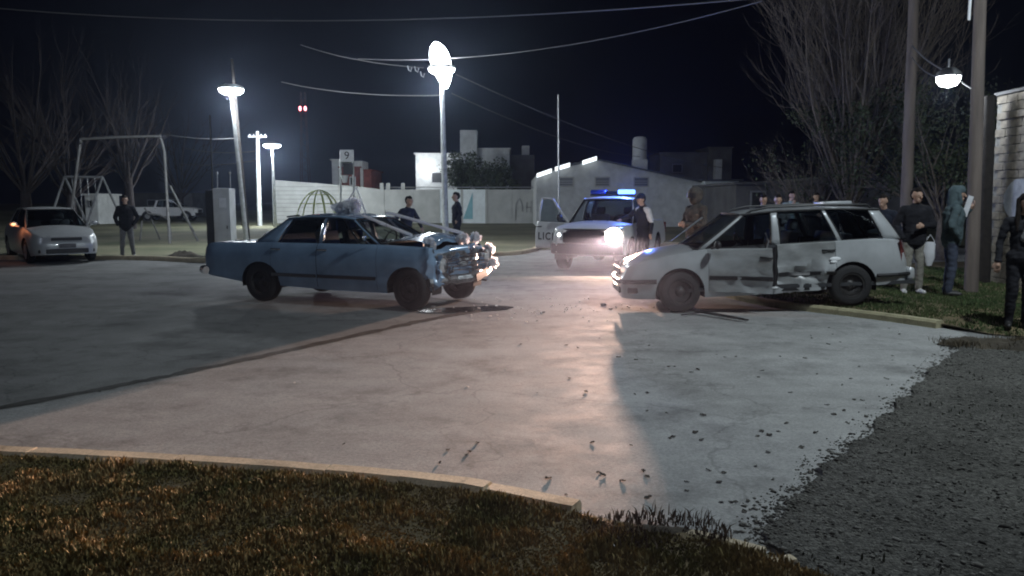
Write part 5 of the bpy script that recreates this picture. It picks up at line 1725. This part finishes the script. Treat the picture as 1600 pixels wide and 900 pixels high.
# ------------------------------------------------------------------ perimeter wall across the field
proot = thing('perimeter_wall', 'long grey rendered wall across the field behind the cars', 'wall', (0, 58, 0))
def wx(u, Y=58): return (u - 800) / FOC * Y
edges = [430, 496, 558, 600, 645, 686, 722, 760, 798, 842]
for i in range(len(edges) - 1):
    u0, u1 = edges[i], edges[i + 1]
    if u0 >= 760: yy = 0
    hgt = float(np.interp((u0 + u1) / 2, [430, 500, 560, 600, 840], [3.15, 2.95, 2.75, 2.5, 2.5]))
    q = MB(); x0_, x1_ = wx(u0), wx(u1)
    h0 = float(np.interp(u0, [430, 560, 600, 840], [3.2, 2.72, 2.5, 2.5])); h1 = float(np.interp(u1, [430, 560, 600, 840], [3.2, 2.72, 2.5, 2.5]))
    q.grid([[(x0_ + .06, 0, -.1), (x1_ - .06, 0, -.1)], [(x0_ + .06, 0, h0), (x1_ - .06, 0, h1)], [(x0_ + .06, .18, h0), (x1_ - .06, .18, h1)], [(x0_ + .06, .18, -.1), (x1_ - .06, .18, -.1)]])
    white = 686 <= u0 < 760
    pn = q.build('panel', m_wallw if white else m_wall, proot)
    if white: pn['label'] = 'whitewashed wall panel'
    q = MB(); q.box((x0_, .09, (h0 - .1) / 2), (.16, .24, h0 + .14)); q.build('post', m_wall, proot)
    if u0 < 558:     # block courses on the near left stretch
        for c_ in range(9):
            q = MB(); q.box(((x0_ + x1_) / 2, -.004, .3 + c_ * .3), (x1_ - x0_ - .14, .008, .03)); q.build('mortar_course', m_mort, proot)
q = MB(); q.poly([(wx(724), -.012, .35), (wx(739), -.012, .35), (wx(739), -.012, 2.3)]); q.poly([(wx(724), -.002, .35), (wx(739), -.002, .35), (wx(739), -.002, 2.3)]); q.build('painted_triangle', m_cyan, proot)
for pts in ([(805, 345), (806, 318), (812, 310), (816, 320), (816, 330)], [(822, 332), (823, 316)], [(823, 324), (829, 324)], [(829, 332), (830, 314)]):
    q = MB(); q.tube([(wx(u), -.012, AT(u, v, 58).z) for u, v in pts], .055, 5, flat=.3); q.build('graffiti_stroke', m_graf, proot)
q = MB(); q.tube([(wx(600), .1, 2.66), (wx(860), .1, 2.66)], .04, 6); q.build('top_pipe', m_galv, proot)
for u in (598, 608, 631):
    q = MB(); q.box((wx(u), .1, 2.72), (.28, .2, .5)); q.build('coping_block', m_wall, proot)

# ------------------------------------------------------------------ gabled hall
m_strip = EM('roof_edge_glow', (.88, .95, 1), 1.6)  # emission put into the roof-edge sheets for their brightness, not a lamp
hroot = thing('gabled_hall', 'long pale hall with a shallow gable and white roof edge behind the police pickup', 'building', (0, 50, 0))
HX = lambda u: (u - 800) / FOC * 50
HZ = lambda u, v: AT(u, v, 50).z
prof_ = [(838, 271), (880, 258), (928, 246), (1000, 262), (1090, 281), (1143, 286)]
q = MB()
fr_ = [(HX(u), 0, HZ(u, v) - .12) for u, v in prof_]; lo_ = [(HX(u), 0, -.1) for u, v in prof_]
q.grid([lo_, fr_]); q.grid([[(p[0], 14, p[2]) for p in lo_], [(p[0], 14, p[2]) for p in fr_]])
q.grid([[lo_[0], (lo_[0][0], 14, -.1)], [fr_[0], (fr_[0][0], 14, fr_[0][2])]]); q.grid([[lo_[-1], (lo_[-1][0], 14, -.1)], [fr_[-1], (fr_[-1][0], 14, fr_[-1][2])]])
q.build('wall', m_grey, hroot)
q = MB(); q.grid([[(p[0], -.35, p[2] + .06) for p in fr_], [(p[0], 14.3, p[2] + .06) for p in fr_]]); q.grid([[(p[0], -.35, p[2] + .06) for p in fr_], [(p[0], -.35, p[2] - .05) for p in fr_]]); rf_ = q.build('roof', m_roof, hroot)
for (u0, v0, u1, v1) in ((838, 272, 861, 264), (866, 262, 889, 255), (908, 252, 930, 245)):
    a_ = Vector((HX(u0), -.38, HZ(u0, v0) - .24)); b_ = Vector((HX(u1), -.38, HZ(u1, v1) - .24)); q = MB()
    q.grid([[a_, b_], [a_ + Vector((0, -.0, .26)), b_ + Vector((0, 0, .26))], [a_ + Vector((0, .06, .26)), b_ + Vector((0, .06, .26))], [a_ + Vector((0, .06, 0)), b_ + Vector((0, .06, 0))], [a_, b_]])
    q.build('glowing_fascia', m_strip, rf_)
for u in (884, 940, 1000):
    cx, cz = HX(u), HZ(u, 284); q = MB()
    for a_, b_, c2, d2 in ((-.45, -.45, -.28, .28), (.45, .45, -.28, .28)):
        q.box((cx + a_, -.03, cz), (.07, .08, .62))
    q.box((cx, -.03, cz + .28), (.83, .08, .07)); q.box((cx, -.03, cz - .28), (.83, .08, .07)); fr2 = q.build('window', m_wall, hroot)
    q = MB(); q.box((cx, -.012, cz), (.82, .02, .48)); q.build('pane', M('dull_pane', (.12, .13, .14), .3), fr2)
    for k in (-.1, .04):
        q = MB(); q.box((cx, -.035, cz + k), (.82, .02, .03)); q.build('louvre', m_wall, fr2)
# annex with dark door at the right end
q = MB(); q.box(((HX(1092) + HX(1143)) / 2, -.6, 1.42), (HX(1143) - HX(1092), 1.1, 2.9)); q.build('porch_wall', m_wallw, hroot)
q = MB(); q.box(((HX(1101) + HX(1127)) / 2, -1.165, 1.10), (HX(1127) - HX(1101), .04, 2.3)); dr = q.build('door', m_door, hroot)
q = MB(); q.ball((HX(1124), -1.2, 1.05), .05, 6); q.build('handle', m_galv, dr)
q = MB(); q.box(((HX(1090) + HX(1145)) / 2, -.6, 2.93), (HX(1145) - HX(1090) + .3, 1.5, .10)); q.build('porch_roof', m_roof, hroot)
# water tank on the roof
troot = thing('water_tank', 'pale cylindrical water tank standing behind the hall roof', 'water tank', (HX(997) * 1.16, 58, 0))
z0_ = AT(997, 250, 58).z; z1_ = AT(997, 213, 58).z
q = MB(); q.box((0, 0, z0_ / 2), (1.0, 1.0, z0_)); q.build('plinth', m_grey, troot)
q = MB(); q.lathe([(.0001, z0_), (.52, z0_), (.52, z1_ - .25), (.42, z1_ - .08), (.15, z1_), (.0001, z1_)], 20); tk = q.build('tank', m_grey, troot, smooth=40)
for zz in (z0_ + .3, z0_ + .9):
    q = MB(); q.lathe([(.53, zz), (.545, zz + .03), (.53, zz + .06)], 20); q.build('band', m_grey, tk)

# ------------------------------------------------------------------ houses behind the wall
def block_house(name, label, Y, boxes, mats, wins=(), glow=None):
    root = thing(name, label, 'building', (0, Y, 0))
    for (nm, u0, u1, v0, dep, mt_, dy) in boxes:
        x0_, x1_ = AT(u0, 300, Y).x, AT(u1, 300, Y).x; zt_ = AT(u0, v0, Y).z
        q = MB(); q.box(((x0_ + x1_) / 2, dy + dep / 2, zt_ / 2 - .05), (x1_ - x0_, dep, zt_ + .1)); q.build(nm, mt_, root)
        if nm == 'wall':
            q = MB(); q.box(((x0_ + x1_) / 2, dy + dep / 2, zt_ + .05), (x1_ - x0_ + .3, dep + .3, .12)); q.build('parapet', mt_, root)
    for (u0, u1, v0, v1, dy) in wins:
        a, b = AT(u0, v0, Y), AT(u1, v1, Y)
        q = MB(); q.box(((a.x + b.x) / 2, dy - .02, (a.z + b.z) / 2), (b.x - a.x, .08, a.z - b.z)); wv_ = q.build('window', m_galv, root)
        q = MB(); q.box(((a.x + b.x) / 2, dy - .065, (a.z + b.z) / 2), (b.x - a.x - .16, .02, a.z - b.z - .16)); q.build('pane', m_door, wv_)
    return root
h1_ = block_house('white_house', 'pale two-storey house with a square chimney tower behind the wall', 72,
    [('wall', 648, 718, 240, 6, m_grey, 1.0), ('chimney_tower', 720, 746, 204, 2.4, m_grey, -.6), ('wall', 746, 796, 233, 8, m_grey, .2), ('side_wing', 796, 836, 240, 6, m_darkw, 2.0), ('roof_box', 816, 828, 224, 2, m_grey, 3.0)], None,
    ((672, 690, 268, 286, 1.0), (752, 764, 262, 280, .2)))
lp = AT(663, 262, 71.6)
q = MB(); q.ball((lp.x, lp.y - 72 - .2, lp.z), (.5, .35, .55), 12); q.build('wall_light', m_glow, h1_, smooth=60)
light('wall_light_beam', (lp.x, lp.y - 72 - 1.3, lp.z), 45, (.85, .93, 1.0), .3, h1_)
block_house('red_house', 'small red and grey house behind the board marked 9', 74,
    [('wall', 518, 532, 250, 4, m_grey, .4), ('wall', 532, 562, 262, 5, m_redw, 0), ('wall', 560, 578, 266, 6, m_redw, .8), ('gable', 553, 566, 251, 3, m_grey, .4)], None, ((546, 556, 276, 290, 0),))
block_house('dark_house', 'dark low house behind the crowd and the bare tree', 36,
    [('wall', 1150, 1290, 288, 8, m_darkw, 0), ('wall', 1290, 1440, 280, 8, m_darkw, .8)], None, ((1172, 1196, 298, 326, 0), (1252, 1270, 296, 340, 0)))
block_house('upper_house', 'far house with a small roof tank behind the hall right slope', 78,
    [('wall', 1030, 1110, 240, 6, m_darkw, 0), ('wall', 1104, 1140, 232, 5, m_darkw, -.4), ('roof_box', 1112, 1122, 250, 1, m_grey, -1.2)], None, ((1050, 1066, 256, 270, 0),))
block_house('low_shed', 'small grey shed behind the white swing', 55, [('wall', 132, 152, 305, 3, m_grey, 0)], None, ((137, 146, 312, 324, 0),))
block_house('long_shed', 'long dim shed behind the far white pickup', 82, [('wall', 205, 300, 303, 5, m_darkw, 0)], None, ((230, 244, 312, 322, 0), (262, 276, 312, 322, 0)))

# ------------------------------------------------------------------ playground
def frame(name, label, cat, tubes, mat, base=(0, 0, 0)):
    root = thing(name, label, cat, base)
    for nm, pts, r in tubes:
        q = MB(); q.tube([(p[0] - base[0], p[1] - base[1], p[2] - base[2]) for p in pts], r, 8); q.build(nm, mat, root, smooth=60)
    return root
Y0 = 38
a1, a2 = AT(101, 276, Y0), AT(160, 277, Y0)
tb = [('crossbar', [a1, a2], .06)]
for a_ in (a1, a2):
    for dx, dy in ((-.55, -.9), (.62, .9)):
        tb.append(('leg', [a_, (a_.x + dx * 1.1, a_.y + dy, 0.02)], .055))
sw_ = frame('swing_set', 'pale swing frame with two A-shaped ends in the dark playground', 'swing', tb, m_oldwh, (a1.x, a1.y, 0))
for k in range(4):
    xx = a1.x + (a2.x - a1.x) * (k + 1) / 5 - a1.x
    q = MB(); q.tube([(xx, 0, a1.z), (xx, .05, .55)], .012, 5); q.build('chain', m_galv, sw_)
for k in (0, 2):
    xx = a1.x + (a2.x - a1.x) * (k + 1.5) / 5 - a1.x
    q = MB(); q.box((xx, .05, .55), (.42, .2, .04)); q.build('swing_seat', m_black, sw_)
Y1 = 31
c1, c2 = AT(127, 217, Y1), AT(250, 213, Y1)
tb = [('top_bar', smooth_line([(c1.x - .12, Y1, c1.z - .5), (c1.x - .02, Y1, c1.z - .08), (c1.x + .25, Y1, c1.z), (c2.x - .25, Y1, c2.z), (c2.x + .02, Y1, c2.z - .1), (c2.x + .14, Y1, c2.z - .6)], 6), .055),
      ('leg', [(c1.x - .12, Y1, c1.z - .5), (c1.x - .75, Y1 - .1, 0)], .055), ('leg', [(c2.x + .14, Y1, c2.z - .6), (c2.x + .70, Y1 - 1.2, 0)], .055), ('leg', [(c2.x + .30, Y1, c2.z - 1.9), (c2.x + .95, Y1 + .9, 0)], .05)]
frame('climbing_arch', 'tall steel arch frame standing over the dark playground', 'climbing frame', tb, m_dimst, (c1.x, Y1, 0))
Y2 = 33
b_ = lambda u, v: AT(u, v, Y2)
frame('seesaw', 'low playground seesaw frame beside the standing man', 'seesaw', [('beam', [b_(226, 325), b_(232, 334), b_(250, 336), b_(266, 344)], .045), ('leg', [b_(222, 345), (b_(227, 368).x, Y2 - .5, 0)], .03), ('leg', [b_(236, 342), (b_(242, 370).x, Y2 + .5, 0)], .03), ('leg', [b_(264, 342), (b_(268, 370).x, Y2, 0)], .035)], m_dimst, (b_(240, 340).x, Y2, 0))
# dark play cylinder next to the cabinet
# dome climber
Y3 = 44; dc = at_depth(500, Y3, 0)
droot = thing('dome_climber', 'yellow-green dome climbing frame before the grey wall', 'climbing frame', (dc[0], dc[1], 0))
m_yg = M('yellow_green_paint', (.36, .42, .16), .6, var=.2)
for k in range(6):
    a_ = PI * k / 6; q = MB()
    q.tube([(1.35 * math.cos(t) * math.cos(a_), 1.35 * math.cos(t) * math.sin(a_), 2.25 * math.sin(t)) for t in np.linspace(0, PI, 17)], .035, 6); q.build('arc_bar', m_yg, droot, smooth=60)
for z_ in (.8, 1.5, 2.0):
    rr = 1.35 * math.sqrt(1 - (z_ / 2.25) ** 2); q = MB()
    q.tube([(rr * math.cos(t), rr * math.sin(t), z_) for t in np.linspace(0, 2 * PI, 25)], .025, 6, cap=False); q.build('ring_bar', m_yg, droot, smooth=60)
# board marked 9
Y4 = 46
s0, s1 = AT(531, 234, Y4), AT(553, 253, Y4)
sroot = thing('notice_board', 'tall white board marked 9 on two pale posts behind the sedan roof', 'sign', (s0.x, Y4, 0))
wd_, z0_, z1_ = s1.x - s0.x, s1.z, s0.z
q = MB(); q.box((wd_ / 2, 0, (z0_ + z1_) / 2), (wd_, .05, z1_ - z0_)); q.build('board', m_fascia, sroot, bevel=.01)
for k in (0.04, wd_ - .06):
    q = MB(); q.tube([(k - (.12 if k < .2 else 0), .05, 0), (k, .05, z1_)], .06, 8); q.build('post', m_pale, sroot)
q = MB(); zb_ = AT(540, 273, Y4).z; q.box((wd_ / 2 + .06, -.02, (zb_ + z0_ - .06) / 2), (wd_ * .72, .04, z0_ - .08 - zb_)); q.build('dark_panel', m_black, sroot)
lettering('9', .62, m_ink, sroot, Matrix.Translation((wd_ * .5, -.032, (z0_ + z1_) / 2)) @ Matrix.Rotation(R(90), 4, 'X'), 'numeral')
# hoop net hanging under the dark panel
q = MB(); q.lathe([(.22, 0), (.17, -.2), (.13, -.42)], 12, c=(wd_ * .38, -.28, zb_ - .05)); q.build('net', m_fascia, sroot, smooth=50)

# grey service cabinet
Y5 = 23.2; k0 = AT(332, 297, Y5); k1 = AT(358, 297, Y5)
croot = thing('service_cabinet', 'grey electrical service pillar with a pale panel behind the sedan trunk', 'cabinet', (k0.x, Y5, .05))
ww_ = k1.x - k0.x; hz = k0.z
q = MB(); q.box((ww_ / 2, .25, hz / 2), (ww_, .5, hz)); q.build('case', m_grey, croot, bevel=.015)
q = MB(); q.box((-.13, .30, hz / 2 - .02), (.22, .5, hz - .06)); q.build('side_case', m_black, croot, bevel=.015)
q = MB(); q.box((ww_ * .58, -.012, hz - .42), (ww_ * .42, .02, .28)); q.build('meter_panel', m_fascia, croot, bevel=.005)
q = MB(); q.box((ww_ * .5, -.012, hz * .42), (ww_ * .8, .02, hz * .5)); dd = q.build('cabinet_door', m_grey, croot, bevel=.006)
q = MB(); q.box((ww_ * .82, -.03, hz * .42), (.02, .03, .10)); q.build('handle', m_black, dd)
for xx in (.06, ww_ - .05):
    q = MB(); q.tube([(xx, .25, hz), (xx, .25, hz + .42)], .016, 6); q.ball((xx, .25, hz + .45), (.035, .035, .045), 8); q.build('riser', m_galv, croot, smooth=60)
for k, u in enumerate((378,)):
    pass

# ------------------------------------------------------------------ trees
def rnd_dir(d, ang, rg):
    u = d.cross(Vector((rg.uniform(-1, 1), rg.uniform(-1, 1), rg.uniform(-1, 1)))).normalized()
    return (Matrix.Rotation(ang, 3, u) @ d).normalized()
def bare_tree(label, base, trunk_h, trunk_r, shoots, shoot_len, spread, seed, mat, twigs=7, leaves=0, leaf_box=None, name='bare_tree', up=.25, leaf_size=.05, thin=1.0, fine=False):
    rg = random.Random(seed)
    root = thing(name, label, 'tree', base)
    q = MB(); q.tube([(.02 * noise.noise(Vector((0, seed, k))), .03 * noise.noise(Vector((seed, 0, k))), trunk_h * k / 5 - .1 * (k == 0)) for k in range(6)], [trunk_r * (1.25 - .1 * k) for k in range(6)], 12)
    q.build('trunk', mat, root, smooth=60)
    cr = MB(); lv = []
    def branch(p, d, L, r, depth):
        n = 7 if depth == 0 else 5; pts = [p]; rs = [r]; dd = d.copy(); wg = .12 if depth == 0 else .20
        for i in range(n):
            dd = (dd + Vector((rg.uniform(-wg, wg), rg.uniform(-wg, wg), rg.uniform(-.06, .10) + up * .16))).normalized()
            pts.append(pts[-1] + dd * L / n); rs.append(r * (1 - .82 * (i + 1) / n))
        cr.tube(pts, rs, 6 if depth == 0 else (4 if depth == 1 else 3), cap=False)
        if depth < (3 if fine else 2):
            for k in range(twigs if depth == 0 else (max(2, twigs // 2) if depth == 1 else 3)):
                i = rg.randint(2, n); 
                branch(pts[i], rnd_dir((pts[i] - pts[i - 1]).normalized(), rg.uniform(.25, .75), rg), L * rg.uniform(.22, .5), rs[min(i, n - 1)] * .55 + .003, depth + 1)
        if leaves and depth >= 2:
            lv.append(pts[-1])
    top = Vector((0, 0, trunk_h))
    for k in range(shoots):
        a = 2 * PI * k / shoots + rg.uniform(-.2, .2); t = rg.uniform(.05, 1) ** .7 * spread
        d = Vector((math.sin(t) * math.cos(a), math.sin(t) * math.sin(a), math.cos(t)))
        branch(top - Vector((0, 0, rg.uniform(0, trunk_h * .35))), d, shoot_len * rg.uniform(.75, 1.1), trunk_r * thin * rg.uniform(.22, .42), 0)
    cr.build('crown', mat, root, weld=False)
    if leaves:
        N = leaves; c = np.array([[p.x, p.y, p.z] for p in lv])
        lo, hi = leaf_box
        c = c[(c[:, 2] > lo) & (c[:, 2] < hi)]
        ctr = c[RNG.integers(0, len(c), N)] + RNG.normal(0, .16, (N, 3))
        u = RNG.normal(0, 1, (N, 3)); u /= np.linalg.norm(u, axis=1)[:, None]
        v = np.cross(u, RNG.normal(0, 1, (N, 3))); v /= np.linalg.norm(v, axis=1)[:, None]
        s_ = leaf_size * RNG.uniform(.6, 1.4, (N, 1))
        V = np.stack([ctr - u * s_, ctr + v * s_ * .5, ctr + u * s_, ctr - v * s_ * .5], 1).reshape(-1, 3)
        F = np.arange(N * 4).reshape(-1, 4)
        lo_ = raw('foliage', V, F, m_leafg, root); lo_['kind'] = 'stuff'
    return root
bare_tree('tall bare tree with many upswept branches behind the silver wagon', at_depth(1325, 25, .05), 1.5, .28, 48, 8.0, .62, 11, m_bark, 12, 3500, (1.2, 4.4), up=.62, thin=.48, fine=True)
bare_tree('leafy evergreen tree behind the two wooden poles on the right', at_depth(1470, 22, .05), 1.2, .14, 16, 2.9, 1.15, 12, m_bark, 7, 9000, (.3, 4.6), 'leafy_tree', up=.1, leaf_size=.05)
bare_tree('low leafy bush at the foot of the tall bare tree', at_depth(1268, 26, .05), .8, .10, 22, 2.5, 1.1, 13, m_bark, 8, 900, (.3, 3.6), 'leafy_bush', up=.05, leaf_size=.05)
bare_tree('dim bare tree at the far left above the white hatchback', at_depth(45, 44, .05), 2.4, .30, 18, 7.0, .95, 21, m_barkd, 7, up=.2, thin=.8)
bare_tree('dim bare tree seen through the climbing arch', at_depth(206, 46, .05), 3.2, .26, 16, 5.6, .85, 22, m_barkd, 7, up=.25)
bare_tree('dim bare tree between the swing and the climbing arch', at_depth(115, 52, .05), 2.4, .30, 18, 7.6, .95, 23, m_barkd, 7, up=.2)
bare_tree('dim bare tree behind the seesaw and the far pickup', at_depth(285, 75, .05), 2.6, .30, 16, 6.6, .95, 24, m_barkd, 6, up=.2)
bare_tree('small dark tree behind the wall near the chimney tower', at_depth(772, 64, .05), 1.6, .14, 14, 2.6, .95, 25, m_barkd, 6, 5000, (.5, 5), 'leafy_tree', up=.1, leaf_size=.11)
bare_tree('slim dark tree behind the wall near the bright wall light', at_depth(722, 66, .05), 2.2, .14, 14, 2.6, .6, 26, m_barkd, 6, 4000, (.5, 5.5), 'leafy_tree', up=.2, leaf_size=.11)

# ------------------------------------------------------------------ debris on the road
mb = MB(); a = G(1088, 488, .02); b = G(1168, 500, .02)
mb.tube([a + Vector((-.02, .0, .02)), a.lerp(b, .4) + Vector((0, 0, .015)), b], [.035, .045, .03], 6, flat=.45)
mb.tube([a.lerp(b, .05), G(1065, 492, .02)], .012, 5)
tag(mb.build('bumper_trim', m_black, smooth=40), 'black bumper trim strip lying on the road by the wagon front wheel', 'car trim')
def shard(sd):
    rg = random.Random(sd); mb = MB(); n = 5
    top = [(math.cos(2 * PI * k / n) * rg.uniform(.5, 1.2), math.sin(2 * PI * k / n) * rg.uniform(.4, 1.0), rg.uniform(.15, .9)) for k in range(n)]
    bot = [(p[0] * .9, p[1] * .9, 0) for p in top]
    mb.grid([bot, top], closed=True); mb.poly(top); mb.poly(bot[::-1])
    return mb
m_shard = M('broken_lamp_plastic', (.72, .72, .72), .15, .3, var=.25, scale=30, coat=.6)
_nt = m_shard.node_tree; _b = _nt.nodes['Principled BSDF']; _t = _nt.nodes.new('ShaderNodeBsdfTranslucent'); _t.inputs[0].default_value = (.95, .95, .95, 1)
_mx = _nt.nodes.new('ShaderNodeMixShader'); _mx.inputs[0].default_value = .7
_o = [n for n in _nt.nodes if n.type == 'OUTPUT_MATERIAL'][0]
_nt.links.new(_b.outputs[0], _mx.inputs[1]); _nt.links.new(_t.outputs[0], _mx.inputs[2]); _nt.links.new(_mx.outputs[0], _o.inputs[0])
sh_me = []
for k in range(5):
    o = shard(k).build('plastic_shard', m_shard); sh_me.append(o.data); bpy.data.objects.remove(o)
rg = random.Random(5)
spots = [(rg.gauss(870, 75), rg.gauss(480, 9)) for _ in range(62)] + [(rg.uniform(700, 800), rg.uniform(472, 500)) for _ in range(16)] + [(980, 478), (985, 476), (972, 481), (845, 488), (833, 686), (790, 575), (1084, 489), (1330, 503), (1405, 517), (460, 596), (730, 602), (928, 610)]
for u, v in spots:
    if not (690 < u < 1420) and v < 520: continue
    p_ = G(u, min(max(v, 466), 690))
    o = bpy.data.objects.new('plastic_shard', rg.choice(sh_me)); COL.objects.link(o)
    s_ = rg.uniform(.010, .026) * (1 if v < 520 else .6)
    o.location = (p_.x, p_.y, -.013); o.scale = (s_, s_ * rg.uniform(.6, 1.4), s_ * rg.uniform(.6, 1.6)); o.rotation_euler = (rg.uniform(-.3, .3), rg.uniform(-.3, .3), rg.uniform(0, 6))
    tag(o, 'small bright shard of broken car lamp lying on the road', 'shard', 'broken lamp shards scattered between the two crashed cars')
for (u, v, label) in ((848, 487, 'dark lump of debris among the shards in front of the police pickup'), (944, 476, 'low dark piece of torn bumper among the shards near the wagon nose'), (677, 478, 'pale broken lamp glass beside the sedan front wheel')):
    p_ = G(u, v); mb = shard(u); s_ = .035 if u != 944 else .08
    mb.warp(lambda x, y, z: (p_.x + x * s_, p_.y + y * s_ * .6, z * s_ * .5 - .012))
    tag(mb.build('debris_piece', m_shard if u == 677 else m_black), label, 'debris')
# dry leaves
lf = []
for k in range(4):
    rg2 = random.Random(40 + k); mb = MB(); rows = []
    for i in range(6):
        t = i / 5; wv_ = .42 * math.sin(PI * min(1, t * .92 + .06)) * rg2.uniform(.8, 1.15)
        rows.append([(t - .5, -wv_, .10 + .22 * rg2.random()), (t - .5, 0, .02 + .05 * rg2.random()), (t - .5, wv_, .10 + .22 * rg2.random())])
    mb.grid(rows); o = mb.build('dry_leaf', m_leafd, solid=.01); lf.append(o.data); bpy.data.objects.remove(o)
named = [(1120,553),(1135,554),(1048,571),(1078,582),(1090,575),(1238,612),(1010,640),(1040,645),(1100,649),(1185,585),(1190,576),(1317,598),(1332,591),(1318,638),(1348,626),(1355,650),(1361,678),(1327,657),(1320,660),(1230,659),(1205,678),(1046,684),(1052,682),(1086,671),(1098,688),(938,735),(945,742),(1005,731),(1012,742),(856,747),(884,772),(1012,772),(1130,781),(1168,782),(1174,790),(1160,798),(1148,778),(1232,784),(1240,806),(1190,814),(1182,816),(1225,830),(1150,828),(1258,790),(925,692),(910,617),(916,612),(890,590),(842,611),(905,540),(888,536),(935,527),(812,538),(1455,565),(1462,564),(1295,537),(1392,562),(1384,592),(1275,584),(1270,520),(1297,508),(1128,735),(540,694),(748,690),(733,700),(730,710),(700,702),(690,720)]
rg = random.Random(9)
pts = [(u + rg.uniform(-3, 3), v + rg.uniform(-3, 3)) for u, v in named] + [(rg.uniform(960, 1450), rg.uniform(500, 820)) for _ in range(45)]
for u, v in pts:
    p_ = G(u, v)
    if v > 560 and u > np.interp(v, [540, 600, 700, 800], [1500, 1425, 1330, 1222]): continue
    o = bpy.data.objects.new('dry_leaf', rg.choice(lf)); COL.objects.link(o)
    s_ = rg.uniform(.026, .050); o.scale = (s_, s_ * rg.uniform(.7, 1.1), s_ * rg.uniform(.4, .9))
    o.location = (p_.x, p_.y, -.012); o.rotation_euler = (rg.uniform(-.2, .2), rg.uniform(-.2, .2), rg.uniform(0, 6.28))
    tag(o, 'small dark dry leaf lying on the pale concrete street', 'leaf', 'dry leaves scattered over the concrete street')
mb = MB(); p_ = G(957, 866)
mb.warp(lambda x, y, z: (x, y, z)); mb.ball((p_.x, p_.y, .03), (.012, .012, .02), 7)
tag(mb.build('pale_pebble', m_fascia, smooth=50), 'single pale pebble lying in the near grass', 'pebble')

# ------------------------------------------------------------------ thin haze added to stand in for lens glow at the lamps
mh = bpy.data.materials.new('glow_haze'); mh.use_nodes = True
nt = mh.node_tree; nt.nodes.clear()
pv = nt.nodes.new('ShaderNodeVolumePrincipled'); ou = nt.nodes.new('ShaderNodeOutputMaterial')
pv.inputs['Color'].default_value = (.58, .70, 1.0, 1); pv.inputs['Density'].default_value = .0006; pv.inputs['Anisotropy'].default_value = .82
nt.links.new(pv.outputs[0], ou.inputs['Volume'])
mb = MB(); mb.box((0, 320, 17.5), (830, 790, 38))
tag(mb.build('haze', mh), kind='stuff')
